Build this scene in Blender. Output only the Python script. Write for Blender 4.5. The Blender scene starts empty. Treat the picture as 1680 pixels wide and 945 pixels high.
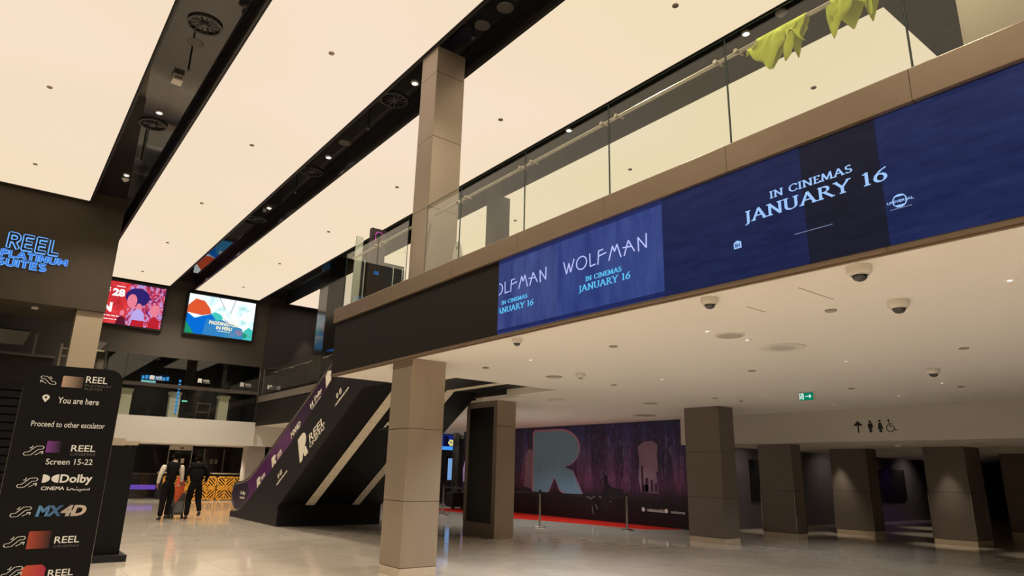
import bpy, bmesh, math, random
from mathutils import Vector, Matrix
random.seed(7)
SC = bpy.context.scene
COL = SC.collection
PI = math.pi

# ------------------------------------------------------------------ camera
cam_d = bpy.data.cameras.new('camera'); cam = bpy.data.objects.new('camera', cam_d); COL.objects.link(cam)
cam_d.sensor_width = 36.0; cam_d.lens = 36.0*1094.5/1680.0; cam_d.clip_start = 0.05; cam_d.clip_end = 300
CA, CB, CC = 0.651200032, 0.269045006, 0.0246781557
_f = Vector((math.sin(CA)*math.cos(CB), math.cos(CA)*math.cos(CB), math.sin(CB)))
_r0 = Vector((math.cos(CA), -math.sin(CA), 0)); _u0 = _r0.cross(_f)
_r = math.cos(CC)*_r0 + math.sin(CC)*_u0; _u = -math.sin(CC)*_r0 + math.cos(CC)*_u0
m = Matrix((_r, _u, -_f)).transposed().to_4x4(); m.translation = Vector((0, 0, 1.42))
cam.matrix_world = m
SC.camera = cam

# ------------------------------------------------------------------ world, exposure
w = bpy.data.worlds.new('world'); SC.world = w; w.use_nodes = True
w.node_tree.nodes['Background'].inputs[0].default_value = (0.95, 0.8, 0.62, 1)
w.node_tree.nodes['Background'].inputs[1].default_value = 0.06
SC.view_settings.view_transform = 'Standard'; SC.view_settings.look = 'None'
SC.view_settings.exposure = 0.0; SC.view_settings.gamma = 1.0; SC.view_settings.use_curve_mapping = False
PANEL_STRENGTH = 0.97
RECESS_W = 700      # wide recess downlights, most of them added to brighten the floor
SOFFIT_W = 208      # soffit downlights, mostly added so floor bounce brightens the soffit

# ------------------------------------------------------------------ materials
def lin(c):
    return tuple((v/255/12.92 if v/255 <= 0.04045 else ((v/255+0.055)/1.055)**2.4) for v in c)
MATS = {}
def mat(name, col, rough=0.5, metal=0.0, spec=0.5, noise=0.0, nscale=6.0, stretch=(1,1,1), bump=0.0, emit=None, es=1.0, rand=0.0, coat=0.0):
    if name in MATS: return MATS[name]
    m = bpy.data.materials.new(name); m.use_nodes = True; nt = m.node_tree; b = nt.nodes['Principled BSDF']
    c = tuple(col)+(1,)
    b.inputs['Base Color'].default_value = c; b.inputs['Roughness'].default_value = rough
    b.inputs['Metallic'].default_value = metal; b.inputs['Specular IOR Level'].default_value = spec
    b.inputs['Coat Weight'].default_value = coat; b.inputs['Coat Roughness'].default_value = 0.05
    if noise or bump:
        tc = nt.nodes.new('ShaderNodeNewGeometry'); mp = nt.nodes.new('ShaderNodeMapping'); nz = nt.nodes.new('ShaderNodeTexNoise')
        mp.inputs['Scale'].default_value = stretch
        nz.inputs['Scale'].default_value = nscale; nz.inputs['Detail'].default_value = 5
        nt.links.new(tc.outputs['Position'], mp.inputs[0]); nt.links.new(mp.outputs[0], nz.inputs['Vector'])
        if noise:
            hs = nt.nodes.new('ShaderNodeMix'); hs.data_type = 'RGBA'
            hs.inputs[6].default_value = tuple(v*(1-noise) for v in col)+(1,)
            hs.inputs[7].default_value = tuple(min(1, v*(1+noise)) for v in col)+(1,)
            nt.links.new(nz.outputs['Fac'], hs.inputs[0]); out = hs.outputs[2]
            if rand:
                oi = nt.nodes.new('ShaderNodeObjectInfo'); mr = nt.nodes.new('ShaderNodeMapRange')
                mr.inputs[3].default_value = 1-rand; mr.inputs[4].default_value = 1+rand
                nt.links.new(oi.outputs['Random'], mr.inputs[0])
                hv = nt.nodes.new('ShaderNodeHueSaturation'); nt.links.new(out, hv.inputs['Color']); nt.links.new(mr.outputs[0], hv.inputs['Value']); out = hv.outputs[0]
            nt.links.new(out, b.inputs['Base Color'])
        if bump:
            bp = nt.nodes.new('ShaderNodeBump'); bp.inputs['Strength'].default_value = bump; bp.inputs['Distance'].default_value = 0.01
            nt.links.new(nz.outputs['Fac'], bp.inputs['Height']); nt.links.new(bp.outputs[0], b.inputs['Normal'])
    if emit:
        b.inputs['Emission Color'].default_value = tuple(emit)+(1,); b.inputs['Emission Strength'].default_value = es
    MATS[name] = m; return m

def emis(name, col, s=1.0):
    if name in MATS: return MATS[name]
    m = bpy.data.materials.new(name); m.use_nodes = True; nt = m.node_tree; nt.nodes.clear()
    e = nt.nodes.new('ShaderNodeEmission'); o = nt.nodes.new('ShaderNodeOutputMaterial')
    e.inputs[0].default_value = tuple(col)+(1,); e.inputs[1].default_value = s
    nt.links.new(e.outputs[0], o.inputs[0]); MATS[name] = m; return m

def glass(name, tint, refl=1.0):
    m = bpy.data.materials.new(name); m.use_nodes = True; nt = m.node_tree; nt.nodes.clear()
    t = nt.nodes.new('ShaderNodeBsdfTransparent'); t.inputs[0].default_value = tuple(tint)+(1,)
    g = nt.nodes.new('ShaderNodeBsdfGlossy'); g.inputs['Roughness'].default_value = 0.0; g.inputs[0].default_value = (refl, refl, refl, 1)
    fr = nt.nodes.new('ShaderNodeFresnel'); gm = nt.nodes.new('ShaderNodeNewGeometry'); mr = nt.nodes.new('ShaderNodeMapRange'); mr.inputs[3].default_value = 1.5; mr.inputs[4].default_value = 1/1.5
    nt.links.new(gm.outputs['Backfacing'], mr.inputs[0]); nt.links.new(mr.outputs[0], fr.inputs[0])
    mx = nt.nodes.new('ShaderNodeMixShader'); o = nt.nodes.new('ShaderNodeOutputMaterial')
    nt.links.new(fr.outputs[0], mx.inputs[0]); nt.links.new(t.outputs[0], mx.inputs[1]); nt.links.new(g.outputs[0], mx.inputs[2])
    nt.links.new(mx.outputs[0], o.inputs[0]); MATS[name] = m; return m

def led(name, base, vary, s=1.0, scale=3.0, stretch=(1,1,0.25)):
    m = bpy.data.materials.new(name); m.use_nodes = True; nt = m.node_tree; nt.nodes.clear()
    g = nt.nodes.new('ShaderNodeNewGeometry'); mp = nt.nodes.new('ShaderNodeMapping'); mp.inputs['Scale'].default_value = stretch
    nz = nt.nodes.new('ShaderNodeTexNoise'); nz.inputs['Scale'].default_value = scale; nz.inputs['Detail'].default_value = 8; nz.inputs['Roughness'].default_value = 0.7
    cr = nt.nodes.new('ShaderNodeValToRGB'); cr.color_ramp.elements[0].position = 0.35; cr.color_ramp.elements[1].position = 0.75
    cr.color_ramp.elements[0].color = tuple(base)+(1,); cr.color_ramp.elements[1].color = tuple(vary)+(1,)
    e = nt.nodes.new('ShaderNodeEmission'); e.inputs[1].default_value = s
    gl = nt.nodes.new('ShaderNodeBsdfGlossy'); gl.inputs[0].default_value = (0.02,0.02,0.02,1); gl.inputs['Roughness'].default_value = 0.3
    ad = nt.nodes.new('ShaderNodeAddShader'); o = nt.nodes.new('ShaderNodeOutputMaterial')
    L = nt.links.new
    L(g.outputs['Position'], mp.inputs[0]); L(mp.outputs[0], nz.inputs['Vector']); L(nz.outputs['Fac'], cr.inputs[0]); L(cr.outputs[0], e.inputs[0])
    L(e.outputs[0], ad.inputs[0]); L(gl.outputs[0], ad.inputs[1]); L(ad.outputs[0], o.inputs[0]); MATS[name] = m; return m

def panel_light(name, s):
    m = bpy.data.materials.new(name); m.use_nodes = True; nt = m.node_tree; nt.nodes.clear(); L = nt.links.new
    g = nt.nodes.new('ShaderNodeNewGeometry'); nz = nt.nodes.new('ShaderNodeTexNoise'); nz.inputs['Scale'].default_value = 0.13; nz.inputs['Detail'].default_value = 1.5
    cr = nt.nodes.new('ShaderNodeValToRGB'); cr.color_ramp.elements[0].position = 0.3; cr.color_ramp.elements[1].position = 0.7
    cr.color_ramp.elements[0].color = (0.91, 0.745, 0.50, 1); cr.color_ramp.elements[1].color = (0.97, 0.775, 0.615, 1)
    e = nt.nodes.new('ShaderNodeEmission'); e.inputs[1].default_value = s; o = nt.nodes.new('ShaderNodeOutputMaterial')
    L(g.outputs['Position'], nz.inputs['Vector']); L(nz.outputs['Fac'], cr.inputs[0]); L(cr.outputs[0], e.inputs[0]); L(e.outputs[0], o.inputs[0])
    MATS[name] = m; return m

def floor_mat(name, rand):
    m = bpy.data.materials.new(name); m.use_nodes = True; nt = m.node_tree; L = nt.links.new; b = nt.nodes['Principled BSDF']
    g = nt.nodes.new('ShaderNodeNewGeometry'); oi = nt.nodes.new('ShaderNodeObjectInfo')
    ad = nt.nodes.new('ShaderNodeVectorMath'); ad.operation = 'MULTIPLY_ADD'; ad.inputs[1].default_value = (1,1,1)
    sc = nt.nodes.new('ShaderNodeVectorMath'); sc.operation = 'SCALE'; sc.inputs[0].default_value = (13, 7, 3)
    L(oi.outputs['Random'], sc.inputs['Scale']); L(g.outputs['Position'], ad.inputs[0]); L(sc.outputs[0], ad.inputs[2])
    n1 = nt.nodes.new('ShaderNodeTexNoise'); n1.inputs['Scale'].default_value = 1.3; n1.inputs['Detail'].default_value = 6; n1.inputs['Distortion'].default_value = 1.2
    L(ad.outputs[0], n1.inputs['Vector'])
    cr = nt.nodes.new('ShaderNodeValToRGB'); e = cr.color_ramp.elements
    e[0].position = 0.3; e[0].color = (0.55, 0.475, 0.385, 1); e[1].position = 0.72; e[1].color = (0.66, 0.585, 0.485, 1)
    v = e.new(0.5); v.color = (0.60, 0.525, 0.43, 1)
    L(n1.outputs['Fac'], cr.inputs[0])
    hv = nt.nodes.new('ShaderNodeHueSaturation'); mr = nt.nodes.new('ShaderNodeMapRange'); mr.inputs[3].default_value = 1-rand; mr.inputs[4].default_value = 1+rand
    L(oi.outputs['Random'], mr.inputs[0]); L(mr.outputs[0], hv.inputs['Value']); L(cr.outputs[0], hv.inputs['Color']); L(hv.outputs[0], b.inputs['Base Color'])
    b.inputs['Roughness'].default_value = 0.07; b.inputs['Specular IOR Level'].default_value = 0.6
    MATS[name] = m; return m

M_PANEL = panel_light('luminous_ceiling', PANEL_STRENGTH)
M_FLOOR = floor_mat('marble_tile', 0.035)
M_WHITE = mat('white_plaster', (0.82, 0.785, 0.72), 0.9, spec=0.1, noise=0.02, nscale=0.6)
M_BEAM = mat('cream_plaster', (0.64, 0.60, 0.54), 0.9, spec=0.1, noise=0.02)
M_GLOSSBLK = mat('gloss_black_ceiling', (0.012, 0.012, 0.014), 0.03, spec=0.9, bump=0.02, nscale=1.5)
M_MATBLK = mat('matte_black', (0.014, 0.013, 0.013), 0.6, spec=0.3)
M_BLKFR = mat('black_edge_frame', (0.03, 0.026, 0.026), 0.4)
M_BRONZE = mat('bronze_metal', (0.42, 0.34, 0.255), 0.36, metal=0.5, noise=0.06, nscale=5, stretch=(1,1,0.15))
M_CAP = mat('bronze_cap_metal', (0.29, 0.215, 0.145), 0.36, metal=0.55, noise=0.08, nscale=3)
M_DKBRONZE = mat('dark_bronze', (0.20, 0.165, 0.135), 0.5, metal=0.2, noise=0.08, nscale=4)
M_CORE = mat('joint_shadow', (0.03, 0.025, 0.02), 0.9)
M_PLINTH = mat('beige_stone', (0.60, 0.50, 0.37), 0.3, noise=0.06)
M_FASCIA = mat('dark_brown_cladding', (0.011, 0.0085, 0.0068), 0.6, spec=0.25, noise=0.07, nscale=2)
M_WALL = mat('dark_taupe_plaster', (0.072, 0.058, 0.042), 0.85, spec=0.15, noise=0.16, nscale=1.6, bump=0.1)
M_WALL2 = mat('far_taupe_plaster', (0.095, 0.082, 0.07), 0.85, spec=0.15, noise=0.08, nscale=1.5)
M_PURWALL = mat('dark_plum_wall', (0.045, 0.034, 0.034), 0.6, noise=0.1)
M_GREY = mat('dark_grey_wall', (0.085, 0.078, 0.073), 0.6, noise=0.08)
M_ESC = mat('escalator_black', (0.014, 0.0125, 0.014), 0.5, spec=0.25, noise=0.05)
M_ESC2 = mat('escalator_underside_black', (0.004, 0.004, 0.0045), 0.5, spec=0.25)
M_STRIP = mat('beige_steel_strip', (0.86, 0.77, 0.62), 0.5)
M_STRIPD = mat('bolt_dark', (0.05, 0.045, 0.04), 0.5)
M_STEEL = mat('brushed_steel', (0.55, 0.52, 0.47), 0.25, metal=1.0)
M_RAIL = mat('satin_steel_rail', (0.62, 0.56, 0.44), 0.3, metal=0.7)
M_CREAMPR = mat('cream_print', (0.80, 0.74, 0.60), 0.6)
M_WHITEPR = mat('white_print', (0.85, 0.83, 0.78), 0.6)
M_BLACKPR = mat('black_print', (0.012, 0.01, 0.01), 0.6)
M_GREYPR = mat('grey_print', (0.13, 0.12, 0.11), 0.6)
M_PLASTIC = mat('off_white_plastic', (0.70, 0.66, 0.58), 0.4)
M_DOMEG = mat('smoked_dome', (0.01, 0.01, 0.012), 0.06, spec=0.9)
M_CLEARRIM = mat('dome_rim', (0.55, 0.52, 0.47), 0.15)
M_GREYDISC = mat('grey_disc', (0.25, 0.22, 0.19), 0.5)
M_GLASS = glass('balustrade_glass', (0.952, 0.975, 0.945))
M_GLASSD = glass('dark_shop_glass', (0.88, 0.89, 0.87))
M_GEDGE = mat('glass_edge', (0.02, 0.045, 0.035), 0.1, spec=0.8)
M_GEDGE2 = mat('glass_edge_light', (0.55, 0.60, 0.50), 0.2, spec=0.8)
M_RED = mat('red_carpet', (0.50, 0.022, 0.012), 0.95, spec=0.05, noise=0.1, nscale=30)
M_YEL = mat('yellow_plastic', (0.85, 0.42, 0.04), 0.5)
M_YCLOTH = mat('lime_cloth', (0.60, 0.66, 0.05), 0.85, noise=0.12, nscale=14, bump=0.3)
M_ORANGE = mat('orange_fabric', (0.75, 0.12, 0.035), 0.8, noise=0.2, nscale=20)
M_PURPLE = mat('purple_vinyl', (0.10, 0.018, 0.115), 0.3, noise=0.35, nscale=0.9)
M_DPURP = mat('dark_vinyl', (0.028, 0.014, 0.03), 0.3)
M_SKIN = mat('skin', (0.24, 0.12, 0.075), 0.6)
M_HAIR = mat('black_hair', (0.005, 0.004, 0.0035), 0.9, spec=0.1)
M_CLOTHB = mat('black_cloth', (0.008, 0.007, 0.007), 0.9, spec=0.1)
M_SHIRT = mat('cream_shirt', (0.70, 0.64, 0.52), 0.85)
M_TROLLEY = mat('grey_bag', (0.09, 0.085, 0.085), 0.6)
M_RUBBER = mat('black_rubber', (0.01, 0.01, 0.01), 0.5)

# ------------------------------------------------------------------ builders
ORG = {}
def tag(o, label=None, cat=None, group=None, kind=None):
    if label: o['label'] = label
    if cat: o['category'] = cat
    if group: o['group'] = group
    if kind: o['kind'] = kind
    return o
def thing(name, label, cat, loc=(0,0,0), group=None, rz=0):
    o = bpy.data.objects.new(name, None); COL.objects.link(o); o.location = loc; o.rotation_euler = (0,0,rz)
    o.empty_display_size = 0.2; ORG[o.name] = Vector(loc)
    return tag(o, label, cat, group)
class MB:
    def __init__(s): s.v = []; s.f = []; s.mi = []
    def quad(s, a, b, c, d, mi=0):
        n = len(s.v); s.v += [a, b, c, d]; s.f.append((n, n+1, n+2, n+3)); s.mi.append(mi); return s
    def box(s, x0, x1, y0, y1, z0, z1, mi=0):
        n = len(s.v); s.v += [(x0,y0,z0),(x1,y0,z0),(x1,y1,z0),(x0,y1,z0),(x0,y0,z1),(x1,y0,z1),(x1,y1,z1),(x0,y1,z1)]
        for f in ((0,3,2,1),(4,5,6,7),(0,1,5,4),(1,2,6,5),(2,3,7,6),(3,0,4,7)): s.f.append(tuple(n+i for i in f)); s.mi.append(mi)
        return s
    def prism(s, pts, O, U, V, N, t, mi=0):
        """polygon pts (u,v) in frame O,U,V extruded by t along N"""
        O, U, V, N = map(Vector, (O, U, V, N)); n = len(s.v); k = len(pts)
        for q in (0, t):
            for a, b in pts: s.v.append(tuple(O + U*a + V*b + N*q))
        s.f.append(tuple(n+k+i for i in range(k))); s.mi.append(mi)
        s.f.append(tuple(n+k-1-i for i in range(k))); s.mi.append(mi)
        for i in range(k):
            j = (i+1) % k; s.f.append((n+i, n+j, n+k+j, n+k+i)); s.mi.append(mi)
        return s
    def tube(s, path, r, n=8, mi=0, caps=True):
        P = [Vector(p) for p in path]; base = len(s.v); K = len(P)
        rs = r if isinstance(r, (list, tuple)) else [r]*K
        up = Vector((0,0,1))
        for i, p in enumerate(P):
            d = (P[min(i+1,K-1)] - P[max(i-1,0)])
            d = d.normalized() if d.length > 1e-9 else Vector((0,0,1))
            a = d.cross(up)
            if a.length < 1e-3: a = d.cross(Vector((1,0,0)))
            a.normalize(); b = a.cross(d)
            for k in range(n):
                t = 2*PI*k/n; s.v.append(tuple(p + (a*math.cos(t) + b*math.sin(t))*rs[i]))
        for i in range(K-1):
            for k in range(n):
                j = (k+1) % n; s.f.append((base+i*n+k, base+i*n+j, base+(i+1)*n+j, base+(i+1)*n+k)); s.mi.append(mi)
        if caps:
            s.f.append(tuple(base+n-1-k for k in range(n))); s.mi.append(mi)
            s.f.append(tuple(base+(K-1)*n+k for k in range(n))); s.mi.append(mi)
        return s
    def lathe(s, c, prof, n=20, mi=0):
        """prof [(r,z)] around vertical axis at c"""
        base = len(s.v)
        for r, z in prof:
            for k in range(n):
                t = 2*PI*k/n; s.v.append((c[0]+r*math.cos(t), c[1]+r*math.sin(t), c[2]+z))
        for i in range(len(prof)-1):
            for k in range(n):
                j = (k+1) % n; s.f.append((base+i*n+k, base+i*n+j, base+(i+1)*n+j, base+(i+1)*n+k)); s.mi.append(mi)
        s.f.append(tuple(base+n-1-k for k in range(n))); s.mi.append(mi)
        s.f.append(tuple(base+(len(prof)-1)*n+k for k in range(n))); s.mi.append(mi)
        return s
    def build(s, name, m, parent=None, smooth=False, origin=None, recalc=True, bevel=0):
        me = bpy.data.meshes.new(name)
        org = Vector((0,0,0))
        if parent is not None:
            org = ORG.get(parent.name, Vector((0,0,0)))
        elif origin is not None: org = Vector(origin)
        vs = [Vector(v)-org for v in s.v]
        me.from_pydata(vs, [], s.f)
        ms = m if isinstance(m, (list, tuple)) else [m]
        for q in ms: me.materials.append(q)
        me.polygons.foreach_set('material_index', s.mi)
        if recalc:
            bm = bmesh.new(); bm.from_mesh(me); bmesh.ops.recalc_face_normals(bm, faces=bm.faces)
            if bevel:
                bmesh.ops.remove_doubles(bm, verts=bm.verts, dist=1e-5)
                bmesh.ops.bevel(bm, geom=[e for e in bm.edges if e.calc_face_angle(0) > 0.5], offset=bevel, segments=2, affect='EDGES', profile=0.7)
            bm.to_mesh(me); bm.free()
        if smooth:
            me.polygons.foreach_set('use_smooth', [True]*len(me.polygons))
            try: me.set_sharp_from_angle(angle=0.7)
            except Exception: pass
        me.update()
        o = bpy.data.objects.new(name, me); COL.objects.link(o)
        if parent is not None:
            o.parent = parent; ORG[o.name] = org
        elif origin is not None: o.location = origin; ORG[o.name] = Vector(origin)
        return o
def dup(o, loc, parent=None, keep=False):
    c = o.copy(); COL.objects.link(c)
    if parent is None: c.location = loc; ORG[c.name] = Vector(loc)
    else: c.parent = parent
    for ch in list(o.children): dup(ch, None, c)
    return c
def st(name, mb, m, **k):
    return tag(mb.build(name, m, **k), kind='structure')

# frames
FX = lambda X, y, z: (Vector((X, y, z)), Vector((0,-1,0)), Vector((0,0,1)))       # surface facing -X, reading towards -Y
FY = lambda x, Y, z: (Vector((x, Y, z)), Vector((1,0,0)), Vector((0,0,1)))        # surface facing -Y
def text(s, fr, wd, ht, m, parent, name='lettering', th=0.004, bold=0.0, shear=0.0):
    cu = bpy.data.curves.new('t', 'FONT'); cu.body = s; cu.extrude = 0.5; cu.offset = bold; cu.resolution_u = 3
    if shear: cu.shear = shear
    ob = bpy.data.objects.new('t', cu); COL.objects.link(ob)
    me = bpy.data.meshes.new_from_object(ob); bpy.data.objects.remove(ob)
    xs = [v.co.x for v in me.vertices]; ys = [v.co.y for v in me.vertices]
    O, U, V = fr; N = U.cross(V)
    x0, x1, y0, y1 = min(xs), max(xs), min(ys), max(ys)
    for v in me.vertices:
        a = (v.co.x-x0)/(x1-x0)*wd; b = (v.co.y-y0)/(y1-y0)*ht; t = (v.co.z+0.5)*th
        v.co = O + U*a + V*b + N*t
    org = ORG.get(parent.name, Vector((0,0,0))) if parent else Vector((0,0,0))
    for v in me.vertices: v.co -= org
    me.name = name; me.materials.clear(); me.materials.append(m)
    o = bpy.data.objects.new(name, me); COL.objects.link(o)
    if parent: o.parent = parent
    return o
def strokes(mb, lines, fr, sx, sy, ox=0, oy=0, thick=0.14, thin=0.05, nib=None, th=0.004, mi=0, italic=0.0):
    O, U, V = fr; N = U.cross(V)
    for ln in lines:
        for (a, b), (c, d) in zip(ln[:-1], ln[1:]):
            a1, b1, c1, d1 = a, b, c, d
            dx, dy = c1-a1, d1-b1; L = math.hypot(dx, dy)
            if L < 1e-6: continue
            dx /= L; dy /= L
            wd = thick if nib is None else thin + (thick-thin)*abs(dx*math.sin(nib)-dy*math.cos(nib))**1.5
            hx, hy = -dy*wd/2, dx*wd/2; ex, ey = dx*wd*0.15, dy*wd*0.15
            P = [(a1-ex+hx, b1-ey+hy), (a1-ex-hx, b1-ey-hy), (c1+ex-hx, d1+ey-hy), (c1+ex+hx, d1+ey+hy)]
            P = [(ox+(x+italic*y)*sx, oy+y*sy) for x, y in P]
            mb.prism(P, O, U, V, N, th, mi)
def arc(cx, cy, rx, ry, a0, a1, n=10):
    return [(cx+rx*math.cos(math.radians(a0+(a1-a0)*i/n)), cy+ry*math.sin(math.radians(a0+(a1-a0)*i/n))) for i in range(n+1)]
def sf(x, y, w=0.13): return [(x-w, y), (x+w, y)]
SERIF = {  # glyph: (width, strokes)
 'I': (0.36, [[(0.18,0),(0.18,1)], sf(0.18,0.02), sf(0.18,0.98)]),
 'N': (0.86, [[(0.16,0),(0.16,1)], [(0.14,1),(0.72,0)], [(0.72,0),(0.72,1)], sf(0.16,0.02), sf(0.1,0.98,0.1), sf(0.72,0.98)]),
 'C': (0.80, [arc(0.46,0.5,0.36,0.5,48,312,14), [(0.72,0.78),(0.72,0.92)], [(0.72,0.10),(0.72,0.22)]]),
 'E': (0.62, [[(0.17,0),(0.17,1)], [(0.06,0.98),(0.54,0.98)], [(0.17,0.52),(0.46,0.52)], [(0.06,0.02),(0.56,0.02)], [(0.54,0.84),(0.54,0.98)], [(0.57,0.02),(0.57,0.18)]]),
 'M': (1.0, [[(0.12,0),(0.2,1)], [(0.2,1),(0.5,0.08)], [(0.5,0.08),(0.8,1)], [(0.8,1),(0.88,0)], sf(0.12,0.02), sf(0.88,0.02)]),
 'A': (0.86, [[(0.1,0),(0.42,1)], [(0.42,1),(0.76,0)], [(0.24,0.36),(0.62,0.36)], sf(0.1,0.02,0.11), sf(0.76,0.02)]),
 'S': (0.58, [arc(0.30,0.74,0.19,0.25,40,235,10)+[(0.36,0.47)]+arc(0.30,0.25,0.21,0.24,40,-150,10)]),
 'J': (0.40, [[(0.24,1),(0.24,0.0),(0.2,-0.14),(0.06,-0.22)], sf(0.24,0.98)]),
 'U': (0.84, [[(0.15,1),(0.15,0.34)]+arc(0.42,0.3,0.27,0.29,180,360,10)+[(0.69,1)], sf(0.15,0.98), sf(0.69,0.98)]),
 'R': (0.80, [[(0.17,0),(0.17,1)], [(0.06,0.98),(0.34,0.98)]+arc(0.34,0.75,0.22,0.23,90,-90,8)+[(0.17,0.51)], [(0.36,0.51),(0.74,0.0)], sf(0.17,0.02), sf(0.76,0.02,0.08)]),
 'Y': (0.78, [[(0.08,1),(0.39,0.46)], [(0.70,1),(0.39,0.46)], [(0.39,0.46),(0.39,0)], sf(0.08,0.98,0.1), sf(0.70,0.98,0.1), sf(0.39,0.02)]),
 '1': (0.46, [[(0.24,0),(0.24,1)], [(0.08,0.88),(0.24,0.99)], sf(0.24,0.02)]),
 '6': (0.66, [[(0.60,1.02),(0.36,0.85),(0.15,0.55),(0.11,0.32)], arc(0.33,0.3,0.23,0.29,0,360,16)]),
 ' ': (0.42, []),
}
THIN = {
 'W': (1.15, [[(0.0,1),(0.3,0)], [(0.3,0),(0.55,0.78)], [(0.55,0.78),(0.72,0.05)], [(0.72,0.05),(1.08,1.0)]]),
 'O': (1.12, [arc(0.52,0.5,0.5,0.5,0,360,22)]),
 'L': (0.62, [[(0.06,1),(0.1,0)], [(0.1,0),(0.6,0.06)]]),
 'F': (0.92, [[(0.14,1.0),(0.06,-0.04)], [(0.1,0.98),(0.55,1.0)], [(0.1,0.58),(0.82,0.68)]]),
 'M': (1.2, [[(0.0,0.0),(0.34,1.0)], [(0.34,1.0),(0.52,0.55)], [(0.52,0.55),(0.74,1.02)], [(0.74,1.02),(1.08,0.0)]]),
 'A': (0.98, [[(0.0,0.0),(0.38,1.02)], [(0.38,1.02),(0.88,0.12)], [(-0.1,0.62),(0.66,0.52)]]),
 'N': (0.9, [[(0.1,0.0),(0.06,1.0)], [(0.06,1.0),(0.72,0.1)], [(0.72,0.1),(0.74,1.1)]]),
}
def gtext(s, font, fr, height, width, m, parent, name='lettering', thick=0.15, thin=0.05, nib=math.radians(22), th=0.004, clipx=None, gap=0.04):
    """one mesh per word, drawn with a broad-nib pen"""
    tot = sum(font[c][0]+gap for c in s)-gap; sx = width/tot; mb = MB(); x = 0
    for c in s+' ':
        if c == ' ':
            if mb.v: mb.build(name, m, parent)
            mb = MB(); x += 0.42+gap; continue
        wd, ls = font[c]
        if clipx is None or x*sx >= clipx:
            strokes(mb, ls, fr, sx, height, ox=x*sx, thick=thick, thin=thin, nib=nib, th=th)
        elif (x+wd)*sx > clipx:   # letter cut by the edge
            for l in [[(p if (x+p[0])*sx >= clipx else None) for p in l] for l in ls]:
                run = []
                for p in l+[None]:
                    if p is None:
                        if len(run) > 1: strokes(mb, [run], fr, sx, height, ox=x*sx, thick=thick, thin=thin, nib=nib, th=th)
                        run = []
                    else: run.append(p)
        x += wd+gap
RLOGO = [(0,0),(0,0.96),(0.05,1),(0.55,1)]+[(0.55+0.40*math.sin(math.radians(a)), 0.70+0.30*math.cos(math.radians(a))) for a in range(15, 166, 15)]+[(0.82,0.36),(1.0,0.02),(0.98,0),(0.66,0),(0.56,0.06),(0.46,0.25),(0.36,0.06),(0.30,0)]
def rlogo(fr, wd, ht, m, parent, name='logo_shape', th=0.004, shear=0.0):
    O, U, V = fr
    return MB().prism([(x*wd+shear*y*ht, y*ht) for x, y in RLOGO], O, U, V, U.cross(V), th).build(name, m, parent)
def rect(fr, wd, ht, m, parent, name, th=0.004):
    O, U, V = fr
    return MB().prism([(0,0),(wd,0),(wd,ht),(0,ht)], O, U, V, U.cross(V), th).build(name, m, parent)

# =================================================================== LARGE STRUCTURE
# ground floor
st('floor', MB().box(-10, 36, -12, 40, -0.4, -0.004), M_FLOOR)
FLOOR = bpy.data.objects['floor']; ORG['floor'] = Vector((0,0,0))
tile_me = None
for i in range(15):
    for j in range(16):
        x = 0.6+1.2*i; y = 3.2+1.2*j
        if tile_me is None:
            t = MB().box(0.003, 1.197, 0.003, 1.197, -0.02, 0.0).build('floor_tile', M_FLOOR, None); tile_me = t.data
        else:
            t = bpy.data.objects.new('floor_tile', tile_me); COL.objects.link(t)
        t.parent = FLOOR; t.location = (x, y, 0)
# upper slab and ground soffit (holes for the escalator well)
st('ceiling', MB().box(4.79, 5.96, -11, 11.45, 3.0, 4.16).box(5.96, 15.6, -11, 9.95, 3.0, 4.16).box(8.75, 9.05, 9.95, 11.3, 3.0, 4.16).box(9.05, 15.75, 9.95, 29, 3.0, 4.16).box(8.86, 9.05, 12.9, 29, 3.0, 4.16).box(15.75, 20, 12.2, 29, 3.0, 4.16), M_WHITE)
st('ceiling', MB().box(15.6, 34, -11, 12.4, 2.27, 3.3), M_BEAM)
st('floor', MB().box(4.79, 5.96, -11, 11.43, 4.165, 4.2).box(5.96, 18, -11, 9.93, 4.165, 4.2).box(9.05, 18, 9.93, 29, 4.165, 4.2).box(8.8, 9.05, 9.93, 29, 4.165, 4.2), M_GREY)
# high ceiling
st('ceiling', MB().box(-10, 20, -12, 33, 8.56, 8.75), M_GLOSSBLK)
for x0, x1 in ((1.12,2.22),(4.77,5.65),(8.25,9.41),(11.95,13.0)):   # matte cheeks of the recesses
    st('trim_1', MB().box(x0-0.03, x0+0.012, -11, 28.72, 8.235, 8.555).box(x1-0.012, x1+0.03, -11, 28.72, 8.235, 8.555), M_MATBLK)
# far walls
st('wall_far', MB().box(1.3, 8.8, 28.95, 29.2, 5.46, 8.56), M_WALL2)
st('wall_far', MB().box(8.8, 20, 28.98, 29.2, 3.3, 8.56), M_PURWALL)
st('wall_left', MB().box(-9, 1.955, 20.6, 22.8, 5.3, 8.56), M_WALL)
st('wall_left', MB().box(-9, 1.9, 28.0, 28.2, 3.1, 8.56), M_GREY)
st('floor', MB().box(-9, 2.0, 21.2, 28.0, 3.05, 3.15), M_GREY)
st('wall_far', MB().box(-9, 8.8, 28.9, 29.25, 2.2, 3.15), M_WHITE)
st('ceiling', MB().box(-9, 15.7, 29.25, 33, 2.2, 2.4), M_WHITE)
st('floor', MB().box(-9, 8.8, 29.26, 31.4, 3.08, 3.16), M_GREY)
st('wall_back', MB().box(-9, 8.8, 31.2, 31.4, 3.16, 5.6), mat('shop_interior', (0.035,0.03,0.026), 0.7, noise=0.5, nscale=2.5, stretch=(1,1,0.3)))
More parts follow.
